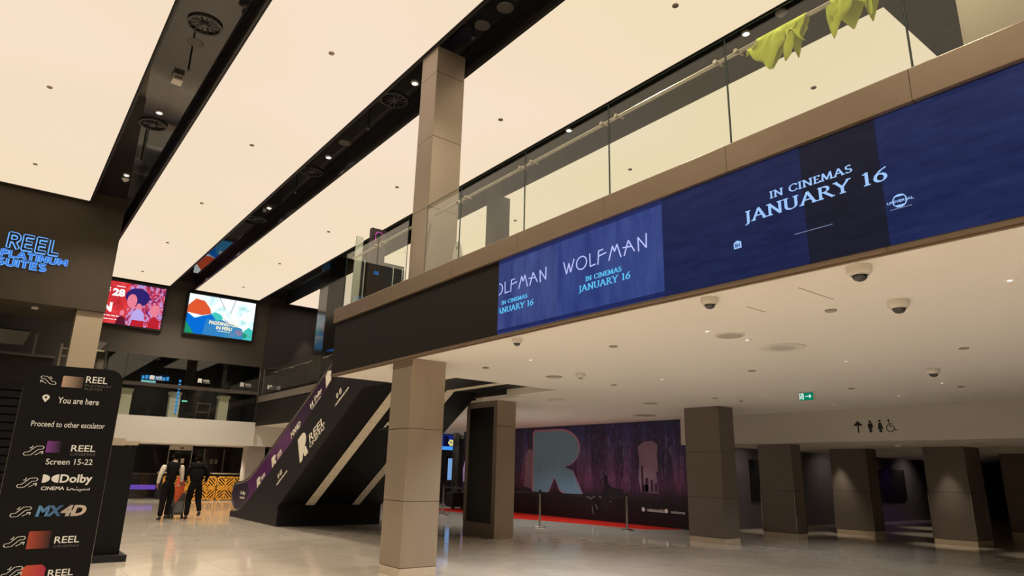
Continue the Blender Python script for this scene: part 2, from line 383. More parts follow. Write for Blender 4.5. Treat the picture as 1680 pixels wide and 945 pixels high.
st('ceiling', MB().box(-9, 8.8, 29.2, 31.4, 5.5, 5.6), M_MATBLK)
st('wall_right', MB().box(8.8, 8.9, 29.2, 31.4, 3.1, 5.6), M_MATBLK)
st('trim_4', MB().box(3.3, 4.15, 28.85, 28.9, 2.02, 2.28).box(4.15, 4.6, 28.9, 29.3, 2.05, 2.2), M_PLINTH)
st('wall_far', MB().box(8.8, 15.7, 29.02, 29.19, 2.2, 3.0), M_WHITE)
st('wall_right', MB().box(9.5, 9.6, 29.95, 34.4, 0, 2.2), M_GREY)
st('wall_back', MB().box(-9, 16, 34.4, 34.6, 0, 2.4), mat('dark_shop', (0.02,0.018,0.02), 0.6, noise=0.3))
# right wing
st('wall_right', MB().box(15.78, 16.0, 12.2, 22.9, 0, 3.0), M_GREY)
st('wall_far', MB().box(15.8, 34, 12.0, 12.2, 0, 2.3), mat('charcoal_panel_wall', (0.12,0.105,0.115), 0.45, noise=0.15, nscale=1.0))
st('wall_right', MB().box(34, 34.2, -11, 12.4, 0, 2.3), M_GREY)
st('wall_back', MB().box(9.6, 30, 29.2, 29.4, 0, 3.0), mat('kiosk_back_wall', (0.09,0.075,0.1), 0.6, noise=0.3, nscale=1.2))
st('wall_back', MB().box(-10, 34, -12, -11.8, 0, 8.6), M_WALL)
st('wall_left', MB().box(-10, -9.8, -12, 34, 0, 8.6), M_WALL)
st('wall_right', MB().box(19, 19.2, -11, 29, 4.2, 8.6), M_MATBLK)
st('wall_far', MB().box(12.4, 15.75, 28.7, 28.95, 0, 3), M_GREY)

# =================================================================== CEILING LIGHT PANELS
PAN = [('luminous ceiling panel at far left, ending above the sign wall', -3.0, 1.12, 20.45), ('luminous ceiling panel second from left, ending above the red screen', 2.22, 4.77, 28.72),
       ('luminous ceiling panel passing behind the tall upper column', 5.65, 8.25, 28.65), ('luminous ceiling panel seen through the glass balustrade', 9.41, 11.95, 28.4)]
for k, (lb, x0, x1, y1) in enumerate(PAN):
    y0 = 3.42 if k == 3 else -10.5
    t = thing('ceiling_light_panel', lb, 'ceiling light', (x0, y0, 8.25))
    MB().quad((x0,y0,8.25), (x0,y1,8.25), (x1,y1,8.25), (x1,y0,8.25)).build('diffuser', M_PANEL, t, recalc=False)
    f = 0.035
    MB().box(x0-f,x0,y0-f,y1+f,8.23,8.34).box(x1,x1+f,y0-f,y1+f,8.23,8.34).box(x0,x1,y1,y1+f,8.23,8.34).box(x0,x1,y0-f,y0,8.23,8.34).box(x0,x1,y0,y1,8.33,8.35).build('frame', M_BLKFR, t)
ORD = ['first','second','third','fourth','fifth','sixth']
PN = ['far-left ceiling panel', 'second ceiling panel', 'third ceiling panel', 'fourth ceiling panel behind the glass']
for k, (px, ys, n0) in enumerate([(-0.23, [14.28,18.58], 0), (3.49, [9.82,14.17,18.52,22.81,27.08], 0), (7.03, [5.35,9.74,14.08,18.36,22.62,26.79], 0), (10.68, [5.19,9.62,13.94], 0)]):
    for i, y in enumerate(ys):
        o = MB().lathe((px,y,8.185), [(0.04,0.03),(0.05,0.036),(0.05,0.05),(0.02,0.064)], 12).build('sprinkler', mat('sprinkler_grey', (0.45,0.38,0.30), 0.5), None, origin=(px,y,8.185))
        tag(o, 'grey sprinkler disc in the %s, %s from the camera' % (PN[k], ORD[i]), 'sprinkler', 'sprinkler discs in the ceiling panels')

# beam fittings (under the gloss black recess, z 8.56)
def diffuser(x, y, r, lb):
    t = thing('round_air_diffuser', lb, 'air vent', (x,y,8.5), 'round air diffusers in the black recesses')
    mb = MB()
    for k in range(28):
        a0, a1 = 2*PI*k/28, 2*PI*(k+1)/28
        mb.prism([(math.cos(a0)*r, math.sin(a0)*r), (math.cos(a1)*r, math.sin(a1)*r), (math.cos(a1)*(r-.035), math.sin(a1)*(r-.035)), (math.cos(a0)*(r-.035), math.sin(a0)*(r-.035))], (x,y,8.525), (1,0,0), (0,1,0), (0,0,1), 0.034)
    mb.build('rim', mat('rim_dark', (0.045,0.042,0.04), 0.3), t)
    mb = MB()
    for k in range(6):
        a = PI*k/6; c, s = math.cos(a)*(r-.03), math.sin(a)*(r-.03)
        mb.tube([(x-c,y-s,8.54),(x+c,y+s,8.54)], 0.009, 5)
    mb.lathe((x,y,8.52), [(0.05,0),(0.07,0.03)], 12)
    mb.build('vane', mat('vane_dark', (0.04,0.038,0.036), 0.3), t)
def spot(x, y, lb, z=8.53):
    t = thing('recessed_spotlight', lb, 'spotlight', (x,y,z), 'lit recessed spotlights')
    MB().lathe((x,y,z), [(0.075,0.0),(0.08,0.028)], 14).build('trim_ring', M_PLASTIC, t)
    MB().lathe((x,y,z-0.012), [(0.03,0.0),(0.05,0.011)], 12).build('lamp', emis('spot_lens', (1,0.97,0.9), 6), t)
def rod(x, y, L, lb):
    t = thing('hanging_rod', lb, 'ceiling rod', (x,y,8.56-L), 'black rods hanging in the recesses')
    MB().tube([(x,y,8.56),(x,y,8.56-L)], 0.017, 6).build('tube', mat('rod_black', (0.01,0.01,0.01), 0.4), t)
    MB().lathe((x,y,8.56-L-0.03), [(0.02,0),(0.035,0.03)], 8).build('tip', mat('speaker_dark', (0.09,0.082,0.075), 0.5), t)
for i, y in enumerate([10.9, 15.25]): diffuser(1.67, y, 0.28, 'round dark air diffuser in the left black recess, %s from camera' % ORD[i])
for i, y in enumerate([10.95, 15.3, 19.6]): diffuser(5.26, y, 0.28, 'round dark air diffuser in the middle black recess, %s from the tall column' % ORD[i])
for i, y in enumerate([21.2, 26.7]): diffuser(8.25+.58, y, 0.26, 'round dark air diffuser in the far right recess, %s from camera' % ORD[i])
for i, (x, y) in enumerate([(1.67,14.6),(1.66,18.65)]): spot(x, y, 'lit round spotlight in the left black recess, %s from camera' % ORD[i])
for i, (x, y) in enumerate([(5.28,10.15),(5.27,14.25),(5.25,18.45)]): spot(x, y, 'lit round spotlight in the middle black recess, %s from the tall column' % ORD[i])
for i, (x, y) in enumerate([(8.8,5.3),(8.75,9.6),(8.4,21.9),(8.4,25.2)]): spot(x, y, 'lit round spotlight in the right recess, %s from camera' % ORD[i])
for i, (x, y, L) in enumerate([(1.67,11.8,0.42),(1.67,16.3,0.5)]): rod(x, y, L, 'thin black rod hanging in the left recess, %s from camera' % ORD[i])
for i, (x, y, L) in enumerate([(5.05,11.6,0.45),(5.05,15.7,0.5),(5.1,7.9,0.35)]): rod(x, y, L, 'thin black rod hanging in the middle recess, %s' % ['just past the tall column','halfway along','nearest the camera'][i])
for i, (x, y) in enumerate([(1.67,11.55),(5.28,13.35),(5.3,7.95),(5.33,7.35)]):
    o = MB().lathe((x,y,8.535), [(0.12,0.012),(0.14,0.024)], 18).build('ceiling_speaker', mat('speaker_dark', (0.09,0.082,0.075), 0.5), None, origin=(x,y,8.535))
    tag(o, 'round grey speaker grille in the %s' % ['left black recess','middle recess beyond the column','middle recess nearest the column','middle recess at the picture top'][i], 'speaker', 'speaker grilles in the recesses')
t = thing('projector_box', 'small white square box in the left black recess', 'ceiling box', (1.67,12.9,8.45))
MB().box(1.58,1.76,12.8,13.02,8.44,8.56).build('body', M_PLASTIC, t); MB().box(1.60,1.74,12.79,12.8,8.46,8.53).build('front', M_GREYDISC, t)
o = MB().lathe((8.78,4.65,8.47), [(0.03,0),(0.05,0.02),(0.07,0.05),(0.09,0.06),(0.09,0.09)], 14).build('smoke_detector', M_PLASTIC, None, origin=(8.78,4.65,8.47)); tag(o, 'white smoke detector on the black recess above the lime cloth', 'smoke detector')
o = MB().lathe((1.68,18.95,8.47), [(0.03,0),(0.05,0.02),(0.07,0.05),(0.09,0.06),(0.09,0.09)], 14).build('smoke_detector', M_PLASTIC, None, origin=(1.68,18.95,8.47)); tag(o, 'white smoke detector at the far end of the left black recess', 'smoke detector')

# =================================================================== FASCIA + LED SCREEN
FXX = 4.70
t = thing('fascia_panel', 'dark brown fascia cladding between the screen and the escalator', 'fascia', (4.7,6.44,3.0))
MB().box(4.70,4.76,6.44,11.45,3.03,3.965).build('panel', M_FASCIA, t)
st('trim_2', MB().box(4.765,5.95,11.452,11.47,3.03,3.965).box(4.705,4.76,-11,-5.01,2.95,3.965), M_FASCIA)
t = thing('soffit_trim', 'thin bronze metal trim below the long blue screen', 'trim', (4.7,0,3.0))
for a, b in ((11.47,8.2),(8.2,5.0),(5.0,1.9),(1.9,-1.2),(-1.2,-11)):
    za, zb = 3.028+max(a-6.4,0)*0+min(0,(a-6.43))*0.0095, 3.028+min(0,(b-6.43))*0.0095
    mb = MB(); mb.prism([(0.002,za-0.028),(a-b-0.002,zb-0.028),(a-b-0.002,zb),(0.002,za)], (4.775,a,0), (0,-1,0), (0,0,1), (-1,0,0), 0.08)
    mb.prism([(0.002,za-0.040),(a-b-0.002,zb-0.040),(a-b-0.002,zb-0.028),(0.002,za-0.028)], (4.775,a,0), (0,-1,0), (0,0,1), (-1,0,0), 0.035)
    mb.build('trim_piece', M_CAP if a < 11 else M_CAP, t)
SCR = thing('led_screen', 'long blue LED screen on the balcony edge', 'screen', (4.69,6.43,3.0))
def zb(y): return 3.03+(y-6.43)*0.0095
def scr(y0, y1, nm, m, x=4.69, ztop=3.95, zlo=0.0, lb=None):
    mb = MB(); mb.prism([(0,zb(y0)+zlo),(y0-y1,zb(y1)+zlo),(y0-y1,ztop),(0,ztop)], (4.76,y0,0), (0,-1,0), (0,0,1), (-1,0,0), 4.76-x)
    o = mb.build(nm, m, SCR)
    if lb: o['label'] = lb
    return o
BL1 = lin((36,48,100)); BL1b = lin((60,76,136))
scr(6.43, 5.343, 'poster_image', led('led_poster_a', lin((42,52,108)), lin((72,86,142)), 1.0, 4.0), lb='brighter blue film poster at the screen left end')
scr(5.340, 3.845, 'poster_image', led('led_poster_b', lin((38,52,112)), lin((66,82,142)), 1.0, 4.0), lb='brighter blue film poster with pale title')
scr(3.842, 2.452, 'screen_field', led('led_navy_a', lin((23,30,66)), lin((36,44,84)), 1.0, 6.0, (1,0.4,2)))
scr(2.450, 1.872, 'screen_field', led('led_black', lin((24,24,38)), lin((30,32,50)), 1.0, 6.0, (1,0.4,2)), lb='darker vertical band of the screen')
scr(1.870, -5.0, 'screen_field', led('led_navy_b', lin((24,32,72)), lin((38,48,92)), 1.0, 6.0, (1,0.4,2)))
X = 4.69
WB = emis('led_white_blue', lin((190,196,250)), 1.0); CY = emis('led_cyan', lin((96,196,245)), 1.0); PB = emis('led_pale_blue', lin((160,200,252)), 1.0)
mb = MB().prism([(0,0),(6.43-3.842,0),(6.43-3.842,0.045),(0,0.045)], (X,6.43,3.031), (0,-1,-0.0095), (0,0,1), (-1,0,0), 0.002).build('poster_margin', led('led_margin', lin((28,36,84)), lin((34,44,96)), 1.0), SCR)
MB().box(4.686,4.69,3.845,6.43,3.91,3.95).build('poster_margin', MATS['led_margin'], SCR)
gtext('WOLFMAN', THIN, FX(X,5.225,3.513), 0.142, 1.21, WB, SCR, thick=0.085, nib=None, gap=0.15)
gtext('WOLFMAN', THIN, FX(X,6.70,3.515), 0.142, 1.20, WB, SCR, thick=0.085, nib=None, gap=0.15, clipx=0.272)
gtext('IN CINEMAS', SERIF, FX(X,4.885,3.366), 0.048, 0.515, CY, SCR, thick=0.16, thin=0.07)
gtext('JANUARY 16', SERIF, FX(X,4.985,3.268), 0.067, 0.73, CY, SCR, thick=0.15, thin=0.06)
gtext('IN CINEMAS', SERIF, FX(X,6.355,3.38), 0.043, 0.50, CY, SCR, thick=0.16, thin=0.07)
gtext('JANUARY 16', SERIF, FX(X,6.475,3.273), 0.067, 0.735, CY, SCR, thick=0.15, thin=0.06, clipx=0.055)
gtext('IN CINEMAS', SERIF, FX(X,2.732,3.608), 0.058, 0.67, PB, SCR, thick=0.15, thin=0.06)
gtext('JANUARY 16', SERIF, FX(X,2.975,3.466), 0.096, 1.15, PB, SCR, thick=0.15, thin=0.055)
# small marks on the screen
MB().prism([(0,0),(0.07,0),(0.07,0.05),(0.064,0.058),(0.05,0.058),(0.045,0.066),(0.02,0.066),(0.015,0.058),(0,0.052)], (X,3.09,3.265), (0,-1,0), (0,0,1), (-1,0,0), 0.003).build('badge', PB, SCR)
text('BH', (Vector((X-0.003,3.078,3.275)), Vector((0,-1,0)), Vector((0,0,1))), 0.045, 0.032, emis('led_navy_ink', lin((40,50,110)), 1), SCR, th=0.002, bold=0.02)
mb = MB(); strokes(mb, [[(0,0),(0.3,0.0)]], FX(X,2.55,3.25), 1, 1, thick=0.004); mb.build('thin_line', emis('led_grey', lin((120,130,160)), 1), SCR)
# distributor mark: globe with a word band
mb = MB(); strokes(mb, [arc(0.085,0.035,0.045,0.045,0,360,20)], FX(X,1.858,3.25), 1, 1, thick=0.006)
mb.prism(arc(0.085,0.068,0.035,0.014,0,180,8), (X,1.858,3.25), (0,-1,0), (0,0,1), (-1,0,0), 0.003)
mb.prism(arc(0.085,0.006,0.028,-0.012,0,180,8), (X,1.858,3.25), (0,-1,0), (0,0,1), (-1,0,0), 0.003)
mb.build('globe_mark', PB, SCR)
text('UNIVERSAL', (Vector((X-0.002,1.856,3.275)), Vector((0,-1,0)), Vector((0,0,1))), 0.172, 0.018, PB, SCR, th=0.003, bold=0.01)
mb = MB(); strokes(mb, [[(0,0),(0.14,0.0)]], FX(X,1.84,3.232), 1, 1, thick=0.004); mb.build('thin_line', MATS['led_grey'], SCR)

# bronze cap
JT = [11.35, 10.055, 8.97, 7.48, 6.02, 4.57, 3.085, 1.59, 0.1, -1.4, -3, -6, -11]
CAPT = thing('balcony_cap', 'bronze metal coping along the balcony edge above the screen', 'coping', (4.7,0,4.0))
prof = [(4.70,3.965),(4.655,3.965),(4.650,3.970),(4.650,4.205),(4.655,4.213),(4.665,4.219),(4.70,4.222),(4.785,4.225),(4.785,4.16),(4.775,3.965)]
ej = [11.47]+JT[2:]
for a, b in zip(ej[:-1], ej[1:]):
    MB().prism([(x,z) for x,z in prof], (0,a-0.002,0), (1,0,0), (0,0,1), (0,-1,0), a-b-0.004).build('cap_segment', M_CAP, CAPT)
st('trim_3', MB().box(4.79,5.95,11.452,11.5,3.97,4.22), M_CAP)

# glass balustrade
def balustrade(lb, X, joints, z0, z1, railx, railz, edge=M_GEDGE, name='glass_balustrade', posts=True):
    t = thing(name, lb, 'balustrade', (X, joints[0], z0))
    for a, b in zip(joints[:-1], joints[1:]):
        mb = MB(); mb.box(X-0.006, X+0.006, b+0.006, a-0.006, z0, z1)
        mb.mi = [1,1,1,0,1,0]
        mb.build('glass_pane', [M_GLASS, edge], t, recalc=False)
    MB().tube([(railx, joints[0]-0.05, railz), (railx, joints[-1]+0.02, railz)], 0.021, 10).build('handrail', M_RAIL, t, smooth=True)
    for j in joints[1:-1]:
        for s in (-1, 1):
            y = j+s*0.11; mb = MB()
            mb.tube([(X-0.014,y,railz-0.06),(X+0.02,y,railz-0.06)], 0.021, 12)
            mb.tube([(X,y,railz-0.06),(railx,y,railz-0.055),(railx,y,railz-0.015)], 0.010, 7)
            mb.build('rail_bracket', M_RAIL, t, smooth=True)
        MB().box(X-0.004,X+0.004,j-0.005,j+0.005,z0,z1-0.002).build('joint_seal', M_GEDGE, t)
    return t
balustrade('glass balustrade of the balcony left of the tall upper column', 4.75, [11.35,10.055,8.985], 4.215, 5.335, 4.86, 5.205)
balustrade('long glass balustrade above the blue screen, right of the column', 4.75, [8.42,7.48,6.02,4.57,3.085,1.59,0.1,-1.4,-2.9], 4.215, 5.335, 4.86, 5.205)

# lime cloths on the rail
def cloth(name, lb, y0, y1, drop, seed, n=44):
    random.seed(seed); t = None
    o = thing(name, lb, 'cloth', (4.86,(y0+y1)/2,5.2))
    ph = [random.uniform(0,6.28) for _ in range(6)]
    mb = MB(); V = []; F = []
    nu, nv = n, 16
    for i in range(nu+1):
        u = i/nu; y = y0+(y1-y0)*u
        tri = lambda q: 1-abs(2*(q % 1.0)-1)
        lf = drop*(0.22+0.95*tri(u*2.4+ph[0])**1.2+0.18*tri(u*7+ph[1]))
        lb_ = drop*(0.3+0.8*tri(u*2.0+ph[2]))
        for j in range(nv+1):
            v = j/nv
            if v < 0.36: k = (0.36-v)/0.36; x = 4.86-0.03-0.034*abs(math.sin(u*15+ph[3]+k*4))*k**0.7-0.01*k; z = 5.205-k*lf; yy = y+0.09*math.sin(k*3+ph[4]+u*8)*k
            elif v <= 0.64: a = (v-0.36)/0.28*PI; x = 4.86-0.026*math.cos(a); z = 5.205+0.028*math.sin(a); yy = y
            else: k = (v-0.64)/0.36; x = 4.86+0.027+0.012*math.sin(u*19+ph[5])*k+0.01*k; z = 5.205-k*lb_; yy = y-0.03*math.sin(k*4+u*8)*k
            V.append((x,yy,z))
    for i in range(nu):
        for j in range(nv):
            a = i*(nv+1)+j; F.append((a, a+nv+1, a+nv+2, a+1))
    mb.v = V; mb.f = F; mb.mi = [0]*len(F)
    c = mb.build('fabric', M_YCLOTH, o, smooth=True, recalc=False)
    md = c.modifiers.new('s', 'SOLIDIFY'); md.thickness = 0.003
    return o
cloth('cleaning_cloth', 'crumpled lime cloth on the rail, left one with hanging corners', 2.82, 2.35, 0.30, 5)
cloth('cleaning_cloth', 'crumpled lime cloth on the rail at the picture top edge', 2.14, 1.78, 0.30, 11)

# =================================================================== COLUMNS
def column(lb, x0, x1, y0, y1, z0, z1, joints, plinth=0.12, guards=None, m=M_BRONZE):
    t = thing('clad_column', lb, 'column', ((x0+x1)/2,(y0+y1)/2,z0))
    g = 0.004
    MB().box(x0+.014,x1-.014,y0+.014,y1-.014,z0+plinth,z1).build('core', M_CORE, t)
    if plinth: MB().box(x0+.002,x1-.002,y0+.002,y1-.002,z0,z0+plinth-0.004).build('plinth', M_PLINTH, t)
    zs = [z0+plinth]+joints+[z1]
    for a, b in zip(zs[:-1], zs[1:]):
        MB().box(x0,x0+.013,y0+.0135,y1-.0135,a+g,b-g).build('panel', m, t)
        MB().box(x1-.013,x1,y0+.0135,y1-.0135,a+g,b-g).build('panel', m, t)
        MB().box(x0+.0005,x1-.0005,y0,y0+.013,a+g,b-g).build('panel', m, t)
        MB().box(x0+.0005,x1-.0005,y1-.013,y1,a+g,b-g).build('panel', m, t)
    if guards:
        for (gx, gy) in ((x0,y1),(x0,y0),(x1,y0)):
            MB().box(gx-.012,gx+.012,gy-.012,gy+.012,z0+plinth,z0+guards).build('corner_guard', M_STEEL, t)
    return t
column('bronze-clad square column nearest the camera, under the fascia', 4.76,5.34,8.61,9.21,0,2.998,[0.99,1.99])
column('tall bronze-clad column on the upper level rising to the ceiling', 4.79,5.33,8.47,8.97,4.2,8.235,[5.36,6.58,7.75], plinth=0)
column('upper-level column at the picture right edge behind the glass', 4.83,5.35,0.69,1.29,4.2,8.235,[5.36,6.58], plinth=0)
column('grey upper-level column seen through the glass right of tall column', 9.13,9.66,12.85,13.14,4.2,8.555,[5.4,6.6], plinth=0, m=M_GREY)
column('dark far upper-level column with a blue lit face', 8.86,9.5,22.6,23.4,4.2,8.555,[5.4,6.6], plinth=0, m=mat('gloss_dark_column', (0.03,0.028,0.028), 0.12, spec=0.9))
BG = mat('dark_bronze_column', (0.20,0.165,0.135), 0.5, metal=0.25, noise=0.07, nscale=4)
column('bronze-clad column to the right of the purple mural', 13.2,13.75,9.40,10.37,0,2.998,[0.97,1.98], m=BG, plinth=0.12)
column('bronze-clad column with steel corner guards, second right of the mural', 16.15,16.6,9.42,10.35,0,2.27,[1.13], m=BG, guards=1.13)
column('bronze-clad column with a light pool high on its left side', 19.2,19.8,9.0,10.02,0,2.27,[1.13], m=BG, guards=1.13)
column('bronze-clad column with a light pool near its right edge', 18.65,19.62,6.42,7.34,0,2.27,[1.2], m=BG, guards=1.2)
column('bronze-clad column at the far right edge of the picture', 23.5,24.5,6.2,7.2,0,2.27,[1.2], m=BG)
t = thing('sign_column', 'bronze column with a tall blank black display on its left face', 'column', (9.4,13,0))
MB().box(9.14,9.64,12.42,13.62,0,3.0).build('core', M_CORE, t)
for a, b in ((0.0,2.43),(2.437,2.998)):
    MB().box(9.13,9.655,12.405,12.42,a,b).build('panel', M_BRONZE, t); MB().box(9.64,9.655,12.42,13.62,a,b).build('panel', M_BRONZE, t)
MB().box(9.125,9.145,12.42,13.63,0,0.31).build('panel', M_DKBRONZE, t); MB().box(9.125,9.145,12.42,13.63,2.855,2.998).build('panel', M_DKBRONZE, t)
MB().box(9.115,9.145,12.42,12.53,0.31,2.855).build('panel', M_DKBRONZE, t); MB().box(9.115,9.145,13.50,13.63,0.31,2.855).build('panel', M_DKBRONZE, t)
MB().box(9.12,9.135,12.53,13.50,0.31,2.855).build('display', mat('blank_display', (0.006,0.006,0.007), 0.35), t)

# =================================================================== SOFFIT FITTINGS (z = 3.0)
def dome(x, y, s, lb, z=3.0):
    t = thing('dome_camera', lb, 'security camera', (x,y,z), 'dome cameras on the low ceiling')
    MB().lathe((x,y,z-0.062*s), [(0.058*s,0),(0.074*s,0.012*s),(0.08*s,0.03*s),(0.08*s,0.061*s)], 24).build('housing', M_PLASTIC, t, smooth=True)
    MB().lathe((x,y,z-0.104*s), [(0.012*s,0),(0.03*s,0.006*s),(0.042*s,0.018*s),(0.048*s,0.034*s),(0.049*s,0.046*s)], 24).build('dome', M_DOMEG, t, smooth=True)
    mb = MB(); ring = [(x+0.053*s*math.cos(a), y+0.053*s*math.sin(a), z-0.062*s) for a in [2*PI*k/20 for k in range(21)]]
    mb.tube(ring, 0.006*s, 6, caps=False); mb.build('rim', M_CLEARRIM, t, smooth=True)
dome(4.96,6.38,0.85,'small dome camera under the left end of the blue screen')
dome(5.02,3.60,1.0,'dome camera under the middle of the blue screen')
dome(5.05,2.26,1.15,'largest dome camera, close under the screen, right of middle')
dome(6.32,2.52,1.15,'dome camera on the white soffit, set back from the screen edge')
dome(10.64,3.90,1.15,'dome camera farthest back on the white soffit at right')
def flush(x, y, r, lb, nm='ceiling_speaker', cat='speaker', m=M_PLASTIC, z=3.0, grp='round flush fittings on the low ceiling'):
    t = thing(nm, lb, cat, (x,y,z), grp)
    MB().lathe((x,y,z-0.012), [(r*0.93,0),(r,0.006),(r,0.012)], 26).build('rim', m, t)
    MB().lathe((x,y,z-0.016), [(r*0.82,0),(r*0.85,0.006)], 26).build('grille', mat('grille_grey', (0.40,0.36,0.30), 0.7), t)
flush(6.58,4.47,0.17,'round grey speaker grille on the soffit, left of the larger ring')
t = thing('ceiling_light_ring', 'large white round ceiling light with raised ring on the soffit', 'ceiling light', (7.64,4.45,3.0))
MB().lathe((7.64,4.45,2.975), [(0.20,0.008),(0.235,0),(0.265,0.008),(0.27,0.025)], 34).build('ring', M_PLASTIC, t, smooth=True)
MB().lathe((7.64,4.45,2.982), [(0.15,0),(0.2,0.01)], 30).build('lens', mat('lens_white', (0.75,0.72,0.66), 0.25), t)
POSW = ['nearest the column','below the screen','near the picture right edge']
sp = [(6.14,5.89),(6.24,3.10),(9.20,3.00),(9.08,5.82),(8.90,8.54),(11.84,8.49),(12.94,4.35),(12.04,5.76),(6.06,8.58),(7.47,8.56)]
lbn = ['left of the two dome cameras','behind the middle dome camera','near the right picture edge','left above the exit sign','above the sign column','above the first mural-side column','far right of the exit sign','just right of the exit sign','right of the nearest column','beside the smoke detector']
for (x, y), l in zip(sp, lbn):
    flush(x, y, 0.055 if (x,y) != (7.47,8.56) else 0.14, 'small round sprinkler plate on the soffit, '+l, 'sprinkler_plate', 'sprinkler', M_GREYDISC, grp='sprinkler plates on the soffit')
dl = [(6.20,4.50),(6.94,4.48),(6.27,1.65),(9.16,4.42),(8.91,7.43),(11.97,7.47),(12.27,4.39),(14.49,7.38),(7.71,8.09),(6.06,7.47),(13.64,5.65)]
lbn = ['left of the speaker grille','between speaker grille and light ring','right picture edge under the screen','right of the light ring','above the sign column','near the far smoke detector','near the rear dome camera','above the restroom pictograms','beside the near smoke detector','closest to the small dome camera','behind the exit sign']
for (x, y), l in zip(dl, lbn):
    t = thing('downlight', 'tiny white recessed downlight in the soffit, '+l, 'downlight', (x,y,3.0), 'tiny downlights in the soffit')
    MB().lathe((x,y,2.99), [(0.035,0.004),(0.045,0),(0.05,0.01)], 16).build('trim_ring', mat('ring_white', (0.9,0.88,0.84), 0.3), t)
    MB().lathe((x,y,2.988), [(0.015,0.0),(0.022,0.01)], 10).build('lamp', emis('faint_lamp', (1,0.95,0.85), 1.2), t)
for (x, y, l) in ((7.53,7.97,'white smoke detector on the soffit left of the mural'), (12.07,8.03,'white smoke detector on the soffit beside the exit sign')):
    t = thing('smoke_detector', l, 'smoke detector', (x,y,3.0))
    MB().lathe((x,y,2.93), [(0.05,0.0),(0.065,0.02),(0.085,0.045),(0.085,0.07)], 20).build('body', M_PLASTIC, t, smooth=True)
    MB().lathe((x,y,2.915), [(0.032,0.0),(0.036,0.016)], 14).build('sensor', M_GREYDISC, t)
flush(11.76,10.16,0.2,'round air vent on the soffit above the mural', 'round_vent', 'air vent')
flush(14.1,12.4,0.35,'wide flat round vent close to the mural top', 'round_vent', 'air vent')
flush(17.0,5.6,0.22,'round vent on the low ceiling behind the pictogram beam', 'round_vent', 'air vent', z=2.27)
o = MB().box(9.80,9.95,11.05,11.45,2.97,3.0).build('ceiling_box', M_PLASTIC, None, origin=(9.87,11.25,2.97)); tag(o, 'small flat rectangular box on the soffit left of the mural', 'ceiling box')
o = MB().lathe((17.0,7.2,2.2), [(0.05,0.0),(0.065,0.02),(0.085,0.045),(0.085,0.07)], 18).build('smoke_detector', M_PLASTIC, None, origin=(17.0,7.2,2.2)); tag(o, 'white smoke detector on the low ceiling below the pictograms', 'smoke detector')
# hairline access panels
for (a, b, l) in (((5.28,2.88),(5.86,2.85),'right'), ((5.54,3.56),(5.86,3.47),'left')):
    o = MB().box(a[0],b[0],a[1]-.004,a[1]+.004,2.996,3.0).build('access_joint', mat('joint_line', (0.42,0.39,0.34), 0.8), None, origin=(a[0],a[1],2.996)); tag(o, 'hairline access joint in the soffit, the %s of two' % l, 'ceiling joint')
# exit sign
t = thing('exit_sign', 'green lit exit sign with arrow hanging from the soffit', 'exit sign', (12,6.59,2.85))
MB().box(11.985,12.02,6.44,6.73,2.83,2.985).build('housing', M_PLASTIC, t)
MB().box(11.98,11.985,6.45,6.72,2.84,2.975).build('face', emis('exit_green', lin((0,120,90)), 1.0), t)
mb = MB(); G = FX(11.98,6.60,2.875)
strokes(mb, [[(0.0,0.035),(0.11,0.035)], [(0.075,0.065),(0.11,0.035),(0.075,0.005)]], G, 1, 1, thick=0.014); mb.build('arrow', emis('exit_white', (0.75,1,0.9), 1.0), t)
mb = MB(); G = FX(11.98,6.71,2.86)
strokes(mb, [[(0,0),(0,0.1),(0.07,0.1),(0.07,0)]], G, 1, 1, thick=0.012)
mb.prism(arc(0.045,0.082,0.011,0.011,0,350,8), G[0], G[1], G[2], (-1,0,0), 0.004)
strokes(mb, [[(0.04,0.068),(0.03,0.04),(0.05,0.02),(0.04,0.0)], [(0.03,0.04),(0.012,0.018)], [(0.02,0.055),(0.04,0.064),(0.06,0.05)]], G, 1, 1, thick=0.01)
mb.build('running_figure', MATS['exit_white'], t)
# restroom pictograms on the drop beam (X 15.6)
P = thing('restroom_pictograms', 'black arrow, man, woman and wheelchair pictograms on the cream beam', 'sign', (15.6,7.05,2.45))
def FB(y): return FX(15.598, y, 2.46)
mb = MB(); O,U,V = FB(7.52); N = (-1,0,0)
mb.prism([(0,0.155),(0.22,0.155),(0.11,0.265)], O,U,V,N,0.004); mb.prism([(0.095,0),(0.125,0),(0.125,0.16),(0.095,0.16)], O,U,V,N,0.004); mb.build('arrow', M_BLACKPR, P)
mb = MB(); O,U,V = FB(7.20)
mb.prism(arc(0.06,0.238,0.026,0.026,0,345,14), O,U,V,N,0.004); mb.prism([(0.01,0.10),(0.01,0.18),(0.025,0.2),(0.095,0.2),(0.11,0.18),(0.11,0.10),(0.09,0.10),(0.088,0),(0.032,0),(0.03,0.10)], O,U,V,N,0.004); mb.build('man_figure', M_BLACKPR, P)
mb = MB(); O,U,V = FB(6.99)
mb.prism(arc(0.06,0.245,0.026,0.026,0,345,14), O,U,V,N,0.004); mb.prism([(0.0,0.07),(0.035,0.205),(0.085,0.205),(0.12,0.07),(0.088,0.07),(0.088,0),(0.032,0),(0.032,0.07)], O,U,V,N,0.004); mb.build('woman_figure', M_BLACKPR, P)
mb = MB(); G = FB(6.80); O,U,V = G
mb.prism(arc(0.06,0.25,0.022,0.022,0,345,14), O,U,V,N,0.004)
strokes(mb, [[(0.062,0.225),(0.068,0.12),(0.145,0.12),(0.19,0.03),(0.225,0.045)], [(0.065,0.17),(0.135,0.17)], arc(0.085,0.085,0.082,0.082,120,350,16)], G, 1, 1, thick=0.016); mb.build('wheelchair_figure', M_BLACKPR, P)
